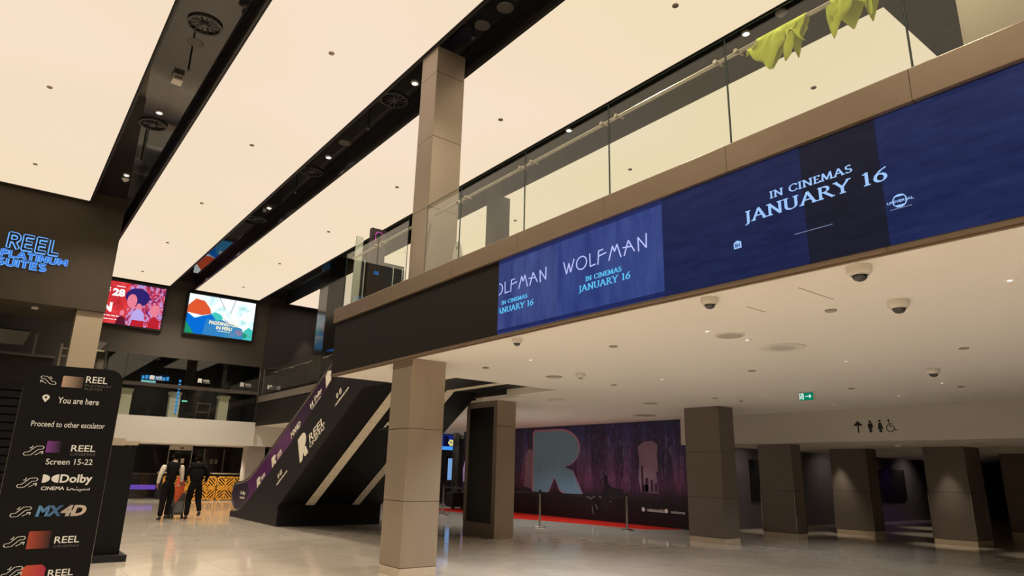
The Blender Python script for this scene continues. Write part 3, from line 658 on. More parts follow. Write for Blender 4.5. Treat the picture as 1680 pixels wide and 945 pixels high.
# TVs on the right far wall
for (x0,x1,z0,z1,l) in ((18.2,20.6,0.75,1.95,'blank black screen on the dark wall, just right of first bronze column'), (25.9,28.4,0.72,1.85,'blank black screen on the dark wall between the light-pooled columns')):
    t = thing('wall_display', l, 'display', ((x0+x1)/2,12,z0))
    MB().box(x0,x1,11.93,12.0,z0,z1).build('bezel', M_MATBLK, t); MB().box(x0+.03,x1-.03,11.925,11.93,z0+.03,z1-.03).build('screen', mat('blank_tv', (0.004,0.004,0.005), 0.5), t)

# =================================================================== ESCALATOR
ES = thing('escalator', 'black escalator block with cream logos rising behind the near column', 'escalator', (7.35,17,0))
XL, XR = 5.96, 8.74
side = [(20.95,0),(20.95,0.15),(20.25,0.20),(19.9,0.31),(19.4,0.51),(18.8,0.80),(18.0,1.215),(16.5,2.05),(14.9,3.0),(14.33,3.33),(12.85,4.16),(11.56,4.16),(11.56,3.03),(12.80,3.03),(17.0,0.51),(17.05,0.50),(17.05,0)]
def yzprism(pts, x0, x1, nm, m, par, **k):
    return MB().prism(pts, (x0,0,0), (0,1,0), (0,0,1), (1,0,0), x1-x0).build(nm, m, par, **k)
yzprism(side, XL, XL+0.03, 'side_cladding', M_ESC, ES); yzprism(side, XR-0.03, XR, 'side_cladding', M_ESC, ES)
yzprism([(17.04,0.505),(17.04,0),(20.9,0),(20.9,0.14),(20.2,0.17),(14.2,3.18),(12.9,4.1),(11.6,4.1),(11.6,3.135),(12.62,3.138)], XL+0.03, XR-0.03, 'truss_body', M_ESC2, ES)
MB().box(XL+0.02,XR-0.02,9.97,11.6,3.135,4.14).build('landing_box', M_ESC2, ES)
MB().box(XL,XR,9.97,11.5,4.14,4.2).build('landing_plate', M_STEEL, ES)
# steel line where the floor meets the cladding
MB().box(XL-0.012,XL,17.05,20.95,0.0,0.012).build('base_line', M_STEEL, ES)
# beige steel strips with bolts on the underside
sl = (3.138-0.505)/(17.0-12.62); L = math.hypot(4.38, 2.633); U = Vector((0,-4.38/L,2.633/L)); Nn = Vector((0,-2.633/L,-4.38/L))
for xc, w2, xt in ((6.75,0.115,6.75),(7.99,0.10,7.99)):
    mb = MB()
    mb.prism([(-w2,0),(w2,0),(w2+xt-xc,L),(-w2+xt-xc,L)], (xc,17.0,0.512), (1,0,0), U, Nn, 0.012)
    mb.box(xt-w2,xt+w2,9.98,12.62,3.118,3.13)
    s_ = mb.build('steel_strip', M_STRIP, ES)
    mb = MB()
    for k in range(16):
        v = 0.08+k*(L-0.16)/15
        for s in (-0.065, 0.065):
            c = Vector((xc+s+(xt-xc)*v/L,17.0,0.512))+U*v+Nn*0.012
            mb.prism([(0.011*math.cos(a),0.011*math.sin(a)) for a in [PI*q/3 for q in range(6)]], c, (1,0,0), U, Nn, 0.005)
    bo = mb.build('bolt', M_STRIPD, s_)
# balustrades: inner graphic panels, glass and handrails on both sides of each lane
cl = [(20.95,0.15),(20.25,0.20),(19.9,0.31),(19.4,0.51),(18.8,0.80),(18.0,1.215),(16.5,2.05),(14.9,3.0),(14.33,3.33),(12.9,4.16)]
hr = [(20.75,0.30),(21.0,0.42),(21.12,0.62),(21.08,0.80),(20.95,0.92),(20.6,0.95),(20.27,0.97),(19.85,1.05),(19.49,1.17),(18.93,1.43),(17.44,2.22),(15.99,2.99),(14.50,3.80),(13.0,4.62)]
for x, lab in ((XL+0.05,0),(7.30,1),(7.40,1),(XR-0.05,1)):
    pl = cl[:-1]+[(12.9,4.16)]+[p for p in reversed(hr)]
    inner = [(y, z-0.03) for y, z in hr[1:]]
    poly = [(20.85,0.24)]+inner+list(reversed([(y, z+0.02) for y, z in cl[1:]]))
    # split: dark newel part and purple inclined part
    a = [(20.3,0.2),(20.75,0.24),(20.98,0.44),(21.09,0.62),(21.05,0.79),(20.93,0.89),(20.6,0.92),(20.27,0.94),(19.9,1.0),(19.55,0.75),(19.75,0.42)]
    yzprism(a, x-0.008, x+0.008, 'newel_panel', M_DPURP, ES)
    b = [(19.75,0.42),(19.55,0.75),(19.9,1.0),(19.49,1.14),(18.93,1.40),(17.44,2.19),(17.0,2.42),(16.6,2.02),(18.0,1.235),(18.8,0.82),(19.4,0.53)]
    yzprism(b, x-0.006, x+0.006, 'purple_panel', M_PURPLE, ES)
    c = [(16.6,2.02),(17.0,2.42),(15.99,2.96),(14.50,3.77),(13.0,4.59),(12.9,4.18),(14.33,3.35),(14.9,3.02)]
    yzprism(c, x-0.006, x+0.006, 'dark_panel', mat('dark_purple_vinyl', (0.035,0.015,0.045), 0.35), ES)
    mb = MB().tube([(x,y,z) for y,z in hr], 0.028, 8); mb.build('handrail', M_RUBBER, ES, smooth=True)
    mb = MB().tube([(x-0.02,y,z+0.02) for y,z in cl], 0.012, 6); mb.build('skirt_trim', M_STEEL, ES)
    mb = MB().tube([(x-0.012,y,z-0.035) for y,z in hr[1:]], 0.007, 6); mb.build('rail_trim', M_STEEL, ES)
# a few visible steps
for lane in (6.62, 8.05):
    for k in range(26):
        y = 19.9-k*0.27; z = 0.14+max(0,k-1)*0.156
        if z < 4.1: MB().box(lane-0.5,lane+0.5,y-0.36,y,z-0.15,z).build('step', M_STRIPD, ES)
# prints on the outer side
INC = math.atan2(0.56,1.0)
def FI(y, z, x=XL, a=INC): return (Vector((x,y,z)), Vector((0,-math.cos(a),math.sin(a))), Vector((0,math.sin(a)*0,1)))
def FI2(y, z, x=XL-0.001, a=INC): return (Vector((x,y,z)), Vector((0,-math.cos(a),math.sin(a))), Vector((0,math.sin(a),math.cos(a))))
CR = M_CREAMPR
rlogo(FI2(15.86,1.50), 0.50, 0.62, CR, ES)
text('REEL', FI2(15.38,1.955), 0.86, 0.205, CR, ES, bold=0.012)
text('CINEMAS', FI2(15.345,1.83), 0.87, 0.10, CR, ES, bold=0.003)
def social(y, z, s=1.0):
    fr = FI2(y,z); O,U,V = fr
    mb = MB(); strokes(mb, [arc(0.06,0.06,0.05,0.06,0,360,14), arc(0.06,0.06,0.022,0.022,0,360,10)], fr, s, s, thick=0.018, ox=0.12*s, oy=0.20*s)
    mb.build('social_icon', CR, ES)
    rect((O+U*(0.30*s)+V*(0.20*s),U,V), 0.11*s, 0.13*s, CR, ES, 'social_icon')
    text('f', (O+U*(0.335*s)+V*(0.215*s)-Vector((0.004,0,0)),U,V), 0.05*s, 0.10*s, M_BLACKPR, ES, th=0.002, bold=0.02)
    text('reelcinemas.com', (O+U*0.0+V*(0.06*s),U,V), 0.78*s, 0.075*s, CR, ES, bold=0.015)
social(14.08, 2.66, 0.92); social(17.25, 0.90, 0.92)
x2 = XL+0.042
rlogo(FI2(17.89,1.37,x2), 0.30, 0.27, CR, ES); text('REEL', FI2(17.58,1.62,x2), 0.32, 0.10, CR, ES, bold=0.01); text('CINEMAS', FI2(17.56,1.57,x2), 0.32, 0.035, CR, ES)
text('MX4D', FI2(16.73,2.08,x2), 0.62, 0.16, CR, ES, bold=0.03)
text('Dolby', FI2(15.42,2.88,x2), 0.42, 0.16, CR, ES, bold=0.015); text('CINEMA', FI2(15.58,2.72,x2), 0.56, 0.05, CR, ES)
mb = MB(); O,U,V = FI2(15.66,2.75,x2); mb.prism([(0,0),(0.0,0.13)]+[(0.0+0.07*math.sin(a),0.065+0.065*math.cos(a)) for a in (0.4,0.9,1.57,2.2,2.7)], O,U,V,(-1,0,0),0.003)
mb.prism([(0.17,0),(0.17,0.13)]+[(0.17-0.07*math.sin(a),0.065+0.065*math.cos(a)) for a in (0.4,0.9,1.57,2.2,2.7)], O,U,V,(-1,0,0),0.003); mb.build('double_d_mark', CR, ES)
rlogo(FI2(18.90,0.84,x2), 0.28, 0.24, CR, ES); text('REEL', FI2(18.62,1.04,x2), 0.30, 0.10, CR, ES, bold=0.01)
text('Dolby', FX(x2-0.002,20.30,0.60), 0.44, 0.12, CR, ES, bold=0.01); text('CINEMA', FX(x2-0.002,20.34,0.52), 0.48, 0.05, CR, ES)
mb = MB(); mb.prism([(0,0),(0.26,0.03),(0.34,0.24),(0.2,0.32),(0.06,0.28)], *FI2(14.62,3.16,XL-0.03), (-1,0,0), 0.02); mb.build('end_cap', M_CREAMPR, ES)
# junior sign on the underside
O = Vector((6.98,14.3,0.505+sl*(17.0-14.3)+0.005)); fr = (O, Vector((1,0,0)), U)
ju = ES
def sub(u, v, s, wd, ht, m, it=0.3):
    o = text(s, (O+Vector((1,0,0))*u+U*v-Nn*-0.004, Vector((1,0,0)), U), wd, ht, m, ju, shear=it, bold=0.01); return o
sub(0.10, 0.40, 'REEL', 0.80, 0.23, M_WHITEPR, 0.0); sub(0.02, 0.27, 'JUNIOR', 0.85, 0.09, M_GREYPR, 0.0)
MB().prism([(0.16,0.66),(0.7,0.66),(0.85,0.98),(0.31,0.98)], O, (1,0,0), U, Nn, 0.006).build('red_mark', mat('red_print', (0.45,0.03,0.05), 0.5), ju)

# opening side panel behind the sign column head
# =================================================================== FAR RIGHT SLAB EDGE BEHIND THE ESCALATOR
t = thing('fascia_panel', 'dark fascia cladding of the far walkway behind the escalator', 'fascia', (8.75,20,3.0))
MB().box(8.79,8.85,12.9,28.9,3.0,3.965).build('panel', M_FASCIA, t)
t = thing('balcony_cap', 'bronze coping on the far walkway behind the escalator', 'coping', (8.75,20,4.0))
for a, b in ((12.9,16.9),(16.9,20.9),(20.9,24.9),(24.9,28.9)):
    MB().box(8.765,8.856,a+.003,b-.003,3.968,4.22).build('cap_segment', M_DKBRONZE, t)
balustrade('glass balustrade of the far walkway behind the escalator', 8.84, [28.8,27.2,25.5,23.9,22.2,20.5,18.8,17.1,15.4], 4.215, 5.335, 8.92, 5.15)

# =================================================================== FAR WALL SCREENS
def tv(x0,x1,z0,z1,l):
    t = thing('wall_screen', l, 'screen', ((x0+x1)/2,28.9,z0))
    mb = MB(); f = 0.07
    mb.box(x0-f,x1+f,28.80,28.95,z0-f,z0).box(x0-f,x1+f,28.80,28.95,z1,z1+f).box(x0-f,x0,28.80,28.95,z0,z1).box(x1,x1+f,28.80,28.95,z0,z1).box(x0,x1,28.88,28.94,z0,z1)
    mb.build('frame', M_MATBLK, t); return t
def poster(name, stops, scale, dist=1.5, s=1.15, seed=0.0):
    m = bpy.data.materials.new(name); m.use_nodes = True; nt = m.node_tree; nt.nodes.clear(); L = nt.links.new
    g = nt.nodes.new('ShaderNodeNewGeometry'); mp = nt.nodes.new('ShaderNodeMapping'); mp.inputs['Location'].default_value = (seed,0,seed)
    nz = nt.nodes.new('ShaderNodeTexNoise'); nz.inputs['Scale'].default_value = scale; nz.inputs['Detail'].default_value = 6; nz.inputs['Distortion'].default_value = dist
    cr = nt.nodes.new('ShaderNodeValToRGB'); els = cr.color_ramp.elements
    els[0].position = stops[0][0]; els[0].color = tuple(lin(stops[0][1]))+(1,); els[1].position = stops[-1][0]; els[1].color = tuple(lin(stops[-1][1]))+(1,)
    for p, c in stops[1:-1]: e = els.new(p); e.color = tuple(lin(c))+(1,)
    e = nt.nodes.new('ShaderNodeEmission'); e.inputs[1].default_value = s; o = nt.nodes.new('ShaderNodeOutputMaterial')
    L(g.outputs['Position'], mp.inputs[0]); L(mp.outputs[0], nz.inputs['Vector']); L(nz.outputs['Fac'], cr.inputs[0]); L(cr.outputs[0], e.inputs[0]); L(e.outputs[0], o.inputs[0])
    return m
def fy(x, z, y=28.872): return (Vector((x,y,z)), Vector((1,0,0)), Vector((0,0,1)))
A = tv(2.0,4.66,6.47,8.12,'lit wall screen with a red film poster and white lettering')
MB().box(2.0,3.42,28.875,28.88,6.47,8.12).build('red_field', poster('poster_red', [(0.3,(150,30,40)),(0.5,(205,50,55)),(0.7,(225,80,80))], 1.5), A)
MB().box(3.42,4.66,28.875,28.88,6.47,8.12).build('figure_collage', poster('poster_collage', [(0.30,(60,30,110)),(0.42,(150,50,90)),(0.5,(215,70,80)),(0.58,(190,160,215)),(0.66,(120,90,190)),(0.75,(235,215,235))], 3.2, 2.5), A)
def blob(cx, cz, rx, rz, m, par, nm, y=28.87, n=16, a0=0, a1=360):
    return MB().prism([(cx+rx*math.cos(math.radians(a0+(a1-a0)*k/n)), cz+rz*math.sin(math.radians(a0+(a1-a0)*k/n))) for k in range(n)], (0,y,0), (1,0,0), (0,0,1), (0,-1,0), 0.004).build(nm, m, par)
eP = emis('ink_purple', lin((50,35,110)), 1); eK = emis('ink_pink', lin((235,130,150)), 1); eW = emis('ink_white', (1,0.96,0.98), 1.1); eR = emis('ink_red', lin((190,35,50)), 1); eL = emis('ink_lilac', lin((190,170,235)), 1)
blob(3.72,7.62,0.42,0.36,eP,A,'dark_hair_shape'); blob(3.55,7.45,0.17,0.27,eK,A,'face_shape', y=28.866); 
MB().prism([(3.55,6.47),(3.62,7.0),(3.74,7.16),(3.88,7.16),(4.02,7.0),(4.1,6.47)], (0,28.864,0), (1,0,0), (0,0,1), (0,-1,0), 0.004).build('figure_shape', eL, A)
blob(3.81,7.27,0.09,0.12,eK,A,'face_shape', y=28.862)
MB().prism([(3.6,6.47),(3.64,6.72),(4.06,6.72),(4.08,6.47)], (0,28.860,0), (1,0,0), (0,0,1), (0,-1,0), 0.004).build('figure_shape', eR, A)
MB().prism([(3.1,6.47),(3.16,6.75),(3.26,6.82),(3.4,6.75),(3.46,6.47)], (0,28.864,0), (1,0,0), (0,0,1), (0,-1,0), 0.004).build('figure_shape', emis('ink_maroon', lin((95,25,45)), 1), A)
blob(3.28,6.93,0.08,0.11,eK,A,'face_shape', y=28.862)
blob(4.38,7.18,0.17,0.24,eK,A,'face_shape', y=28.866)
MB().prism([(4.2,6.47),(4.25,6.85),(4.4,6.95),(4.58,6.8),(4.62,6.47)], (0,28.862,0), (1,0,0), (0,0,1), (0,-1,0), 0.004).build('figure_shape', eR, A)
text('28', fy(2.85,7.55), 0.42, 0.30, eW, A, bold=0.05); text('F', fy(2.55,7.60), 0.22, 0.26, eW, A, bold=0.05)
text('N', fy(2.58,6.92), 0.34, 0.36, eW, A, bold=0.05); [rect(fy(2.62+k*0.16,6.76), 0.13, 0.035, eW, A, 'caption_bar') for k in range(4)]; rect(fy(2.95,7.93), 0.3, 0.03, eW, A, 'caption_bar')
[rect(fy(2.5+k*0.19,6.63), 0.16, 0.025, eW, A, 'caption_bar') for k in range(4)]
B = tv(5.53,8.18,6.50,8.13,'lit wall screen with a blue, green and white adventure film poster')
MB().box(5.53,8.18,28.875,28.88,6.50,8.13).build('sky_image', poster('poster_sky', [(0.30,(130,200,190)),(0.45,(215,240,245)),(0.55,(250,252,250)),(0.75,(235,250,250))], 1.2), B)
eG = emis('ink_green', lin((30,150,110)), 1); eB = emis('ink_blue', lin((10,110,215)), 1.0); eO = emis('ink_orange', lin((225,90,50)), 1); eC = emis('ink_teal', lin((70,200,190)), 1); eY = emis('ink_cream', lin((250,240,200)), 1.1)
MB().prism([(5.53,6.5),(5.53,7.0),(5.8,6.9),(6.1,6.5)], (0,28.872,0), (1,0,0), (0,0,1), (0,-1,0), 0.004).build('foliage_shape', eG, B)
MB().prism([(5.53,7.35),(5.53,7.0),(5.9,6.5),(7.1,6.5),(6.7,7.15),(6.45,7.4),(6.2,7.3),(5.85,7.15)], (0,28.870,0), (1,0,0), (0,0,1), (0,-1,0), 0.004).build('river_shape', eB, B)
MB().prism([(5.53,7.35),(5.55,7.65),(5.8,7.95),(6.15,7.9),(6.4,7.6),(6.45,7.4),(6.1,7.3)], (0,28.870,0), (1,0,0), (0,0,1), (0,-1,0), 0.004).build('hill_shape', eO, B)
MB().prism([(6.45,7.4),(6.7,7.15),(6.95,7.25),(6.85,7.42),(6.6,7.5)], (0,28.868,0), (1,0,0), (0,0,1), (0,-1,0), 0.004).build('hill_shape', eC, B)
for (x, z, r) in ((7.6,6.75,0.16),(7.85,6.68,0.13),(7.35,6.65,0.12)): blob(x,z,r,r*0.8,eO if x<7.7 else eG,B,'leaf_shape')
MB().prism([(7.8,6.5),(7.75,6.8),(8.0,7.05),(8.18,6.95),(8.18,6.5)], (0,28.871,0), (1,0,0), (0,0,1), (0,-1,0), 0.004).build('foliage_shape', eC, B)
MB().prism([(6.2,6.5),(6.3,7.18),(6.9,7.22),(7.75,6.95),(7.85,6.5)], (0,28.869,0), (1,0,0), (0,0,1), (0,-1,0), 0.003).build('lagoon_shape', emis('ink_blue2', lin((60,140,190)), 1), B)
mb = MB(); strokes(mb, [[(6.7,8.13),(6.95,7.7)], [(7.35,8.13),(7.2,7.5)], [(7.0,7.25),(8.1,6.65)]], (Vector((0,28.870,0)),Vector((1,0,0)),Vector((0,0,1))), 1, 1, thick=0.022); mb.build('mast_lines', emis('ink_grey', lin((120,130,130)), 1), B)
text('PADDINGTON', fy(6.42,6.98,28.864), 1.15, 0.15, eY, B, bold=0.035); text('IN PERU', fy(6.72,6.80,28.864), 0.62, 0.14, eY, B, bold=0.035); rect(fy(6.78,6.73,28.864), 0.5, 0.02, eY, B, 'caption_bar')

# =================================================================== LETTER SIGN ON LEFT WALL (Y 20.6)
SG = thing('letter_sign', 'blue backlit letter sign on the dark left wall', 'sign', (0.1,20.6,6.0))
GLOW = emis('sign_glow', lin((105,170,245)), 1.15); INK = mat('sign_navy', (0.004,0.008,0.03), 0.4)
def glowtext(s, x, z, wd, ht, bold, face=None):
    text(s, fy(x-0.012,z-0.012,20.585), wd+0.03, ht+0.028, GLOW, SG, name='halo', th=0.01, bold=bold+0.055)
    text(s, fy(x,z,20.56), wd, ht, face or INK, SG, name='letter_face', th=0.02, bold=bold)
SANS = {
 'R': (0.80, [[(0.1,0),(0.1,1)], [(0.1,0.97),(0.42,0.97)]+arc(0.42,0.72,0.27,0.25,90,-90,8)+[(0.1,0.47)], [(0.40,0.47),(0.72,0)]]),
 'E': (0.74, [[(0.1,0),(0.1,1)], [(0.06,0.97),(0.66,0.97)], [(0.1,0.51),(0.60,0.51)], [(0.06,0.03),(0.68,0.03)]]),
 'L': (0.68, [[(0.1,1),(0.1,0)], [(0.06,0.03),(0.64,0.03)]]),
 'P': (0.74, [[(0.1,0),(0.1,1)], [(0.1,0.97),(0.42,0.97)]+arc(0.42,0.70,0.25,0.27,90,-90,8)+[(0.1,0.43)]]),
 'A': (0.92, [[(0.04,0),(0.45,1)], [(0.45,1),(0.86,0)], [(0.2,0.28),(0.7,0.28)]]),
 'T': (0.76, [[(0.36,0),(0.36,1)], [(0.0,0.97),(0.72,0.97)]]),
 'I': (0.22, [[(0.1,0),(0.1,1)]]),
 'N': (0.88, [[(0.1,0),(0.1,1)], [(0.1,0.97),(0.76,0.03)], [(0.76,0),(0.76,1)]]),
 'U': (0.86, [[(0.1,1),(0.1,0.36)]+arc(0.42,0.35,0.32,0.33,180,360,10)+[(0.74,1)]]),
 'M': (1.04, [[(0.1,0),(0.1,1)], [(0.1,0.97),(0.5,0.3)], [(0.5,0.3),(0.9,0.97)], [(0.9,1),(0.9,0)]]),
 'S': (0.72, [arc(0.35,0.74,0.25,0.24,35,250,10)+[(0.38,0.49)]+arc(0.34,0.25,0.27,0.23,60,-145,10)]),
}
CORE = emis('sign_core', lin((60,115,215)), 1)
for wrd, x, z, wd, ht, face, th_ in (('REEL',-0.45,6.62,1.10,0.37,INK,0.30), ('PLATINUM',-0.53,6.375,1.42,0.165,CORE,0.34), ('SUITES',-0.57,6.145,1.03,0.175,CORE,0.34)):
    gtext(wrd, SANS, fy(x,z,20.585), ht, wd, GLOW, SG, name='halo', thick=th_, nib=None, th=0.01, gap=0.16)
    gtext(wrd, SANS, fy(x,z,20.560), ht, wd, face, SG, name='letter_face', thick=th_*0.45, nib=None, th=0.02, gap=0.16)
dome(0.42,21.2,1.0,'dome camera under the dark sign wall at left', z=5.3)

# =================================================================== FAR LEVEL TWO SHOP FRONT
t = thing('shop_glazing', 'dark glass front of the upper shop above the white band', 'glass wall', (6,29,3.15))
xs = [-3,-0.5,1.9,3.75,4.62,5.95,6.9,7.7,8.75]
for a, b in zip(xs[:-1], xs[1:]): MB().box(a+.006,b-.006,29.0,29.012,3.16,5.46).build('glass_pane', M_GLASSD, t)
MB().box(-3,8.8,29.02,29.1,4.28,4.42).build('mauve_rail', mat('mauve_rail', (0.16,0.12,0.12), 0.4), t)
MB().box(8.735,8.765,28.96,29.0,3.15,5.46).build('end_mullion', M_STEEL, t)
MB().box(-3,8.8,28.97,29.0,5.45,5.47).build('top_channel', M_STEEL, t)
for i, (x, z) in enumerate(((4.62,4.55),(6.35,4.60),(8.0,4.60))):
    q = thing('window_decal', 'small white logo decal on the shop glass, %s from left' % ORD[i], 'decal', (x,28.99,z), 'white logo decals on the shop glass')
    rlogo(fy(x,z-.02,28.996), 0.17, 0.17, M_WHITEPR, q); text('REEL', fy(x+0.21,z+0.04,28.996), 0.25, 0.08, M_WHITEPR, q, bold=0.01); text('CINEMAS', fy(x+0.21,z-0.02,28.996), 0.25, 0.03, M_WHITEPR, q)
q = thing('window_decal', 'small white logo decal on the far walkway glass', 'decal', (8.78,27.4,4.5))
rlogo(FX(8.79,27.9,4.45), 0.24, 0.16, M_WHITEPR, q); text('REEL', FX(8.79,27.6,4.5), 0.25, 0.08, M_WHITEPR, q, bold=0.01)
for i, (x0, x1) in enumerate(((3.79,4.15),(5.49,5.86),(7.33,7.70))):
    q = thing('shop_pillar', 'short cream stone pillar behind the shop glass, %s from left' % ORD[i], 'pillar', ((x0+x1)/2,29.4,3.16), 'cream pillars behind the shop glass')
    MB().box(x0,x1,29.22,29.55,3.16,4.06).build('shaft', mat('pillar_stone', (0.78,0.76,0.58), 0.8, noise=0.35, nscale=18), q)
    MB().box(x0-.03,x1+.03,29.19,29.58,4.06,4.16).build('capital', MATS['pillar_stone'], q)
BLU = emis('blue_reflection', lin((70,165,235)), 1.0); GRN = emis('pale_green_reflection', lin((140,215,215)), 0.9)  # glowing blocks stand in for the LED screen's reflection in the glass
q = thing('led_reflection', 'glowing blue blocks standing in for a screen reflection in the upper shop glass', 'sign', (4.9,29.6,4.6))
[rect(fy(4.43+k*0.125,4.60+0.01*(k%3),29.6), 0.095, 0.13+0.02*(k%2), BLU, q, 'reflection_block') for k in range(8)]
MB().box(4.43,4.95,29.62,29.63,4.46,4.56).build('green_reflection_bar', GRN, q); MB().box(4.40,5.45,29.64,29.66,4.57,4.82).box(4.5,4.53,29.645,29.655,4.82,5.5).box(5.3,5.33,29.645,29.655,4.82,5.5).build('reflection_back_plate', mat('reflection_navy_plate', (0.01,0.03,0.09), 0.5), q)
q = thing('reflection_strip', 'vertical blue strip painted as a screen reflection over the middle cream pillar', 'painted reflection', (5.75,29.15,3.3))
for k in range(9): MB().box(5.70,5.78,29.16,29.18,3.35+k*0.15,3.35+k*0.15+0.09).build('reflection_segment', BLU, q)  # glowing bars put in for the reflected blue strip
q = thing('small_lit_sign', 'small green lit sign right of the middle pillar', 'sign', (6.05,29.7,3.85)); MB().box(6.02,6.22,29.7,29.72,3.84,3.90).build('face', emis('mint', lin((130,230,200)), 1), q); MB().box(6.0,6.24,29.72,29.74,3.82,3.92).box(6.1,6.13,29.72,29.74,3.16,3.82).build('housing', M_MATBLK, q)
q = thing('metal_trestle', 'grey metal trestle behind the shop glass', 'trestle', (6.85,29.6,3.16))
for x in (6.6,7.1): MB().tube([(x-.03,29.6,3.16),(x+.0,29.6,3.85)], 0.014, 6).build('leg', M_GREYDISC, q)
for z in (3.45,3.8): MB().box(6.6,7.1,29.59,29.61,z,z+.035).build('crossbar', M_GREYDISC, q)
# far left balustrade return and column
column('beige column under the dark sign wall', 1.32,1.94,20.7,21.3,0,5.3,[3.1], plinth=0, m=mat('beige_column', (0.42,0.34,0.24), 0.5, metal=0.1))
q = thing('glass_balustrade', 'small glass balustrade end beside the beige column', 'balustrade', (2.1,26,4.2))
MB().box(1.45,2.70,25.994,26.006,3.2,5.31).build('glass_pane', M_GLASS, q); MB().box(2.70,2.74,25.9,26.1,3.2,5.33).build('post', M_GEDGE, q)
MB().tube([(1.7,26.1,5.02),(2.66,26.1,5.02)], 0.028, 8).build('handrail', M_RAIL, q, smooth=True)
MB().box(1.40,1.47,25.9,26.1,3.2,5.1).build('post', M_RAIL, q)
for z in (4.3,4.7,4.95): MB().box(1.47,1.72,25.98,26.0,z,z+.035).build('bracket', M_RAIL, q)
# upper left interior: pale board standing in for a ceiling panel reflection
q = thing('panel_reflection_board', 'pale board painted as a ceiling panel reflection behind the dark sign wall', 'board', (-0.6,26,5.0))
MB().prism([(-2.5,4.80),(0.42,4.93),(0.55,5.36),(-2.5,5.36)], (0,26,0), (1,0,0), (0,0,1), (0,-1,0), 0.03).build('panel', mat('board', (0.30,0.28,0.22), 0.8), q); MB().box(-2.5,0.5,26.0,26.05,5.36,5.4).build('edge', M_MATBLK, q)  # pale panel and its edge stand in for a ceiling panel reflection
q = thing('steel_post', 'thin grey post right of the pale reflection board', 'post', (0.72,26,4.9)); MB().box(0.68,0.76,25.98,26.02,3.15,5.3).build('shaft', M_GREYDISC, q); MB().box(0.66,0.78,25.96,26.04,5.3,5.33).build('cap', M_GREYDISC, q)
# kitchen-like dark counter behind
q = thing('upper_counter', 'dark brown counter front behind the dark sign wall at left', 'counter', (-1,24,3.15)); MB().box(-6,1.2,24,24.4,3.15,4.35).build('front', mat('counter_brown', (0.05,0.03,0.026), 0.5, noise=0.3), q); MB().box(-6,1.22,23.96,24.44,4.35,4.42).build('top', M_GREYDISC, q)

# =================================================================== UPPER LEVEL NEAR ITEMS
q = thing('upper_totem_sign', 'dark totem with magenta neon outline behind the glass', 'sign', (5.3,11.2,4.2))
MB().box(5.14,5.44,11.2,11.3,4.2,5.87).build('body', mat('totem_brown', (0.022,0.012,0.012), 0.4), q)
mb = MB(); strokes(mb, [[(0.08,1.42),(0.08,1.56),(0.11,1.60),(0.20,1.60),(0.23,1.56)]], fy(5.14,4.2,11.195), 1, 1, thick=0.012); mb.build('neon', emis('magenta_neon', lin((220,90,190)), 1.2), q)
MB().box(5.25,5.33,11.185,11.195,4.95,5.02).build('blue_graphic', emis('blue_graphic', lin((60,130,230)), 0.8), q)
q = thing('hoarding', 'dark low hoarding with pale posts behind the balcony glass', 'hoarding', (5.6,11.32,4.2))
MB().box(5.05,5.94,11.32,11.38,4.2,5.27).build('panel', mat('navy_hoarding', (0.012,0.014,0.022), 0.4), q)
for x in (5.1,5.28,5.46,5.7,5.9): MB().box(x-.008,x+.008,11.30,11.32,4.2,5.22).build('post', M_GEDGE2, q)
q = thing('translucent_screen', 'pale translucent screen left of the neon totem', 'panel', (5.0,11.4,4.2)); MB().box(4.90,5.04,11.33,11.36,4.2,5.68).build('sheet', mat('pale_sheet', (0.5,0.52,0.42), 0.5), q); MB().box(4.89,5.045,11.335,11.365,4.2,4.25).build('foot', M_GREYDISC, q)
q = thing('arched_board', 'small white arched floor sign behind the glass beside the column', 'sign', (5.15,7.9,4.2))
MB().prism([(-0.13,0),(0.15,0),(0.17,0.1),(0.10,0.36),(0.06,0.44),(0.02,0.47),(-0.05,0.44),(-0.11,0.34)], (4.98,7.85,4.2), (0,-1,0), (0,0,1), (-1,0,0), 0.02).build('board', M_PLASTIC, q)
MB().prism([(-0.03,0.36),(0.0,0.39),(0.03,0.36),(0.0,0.33)], (4.955,7.85,4.2), (0,-1,0), (0,0,1), (-1,0,0), 0.005).build('handle_slot', M_GREYDISC, q)
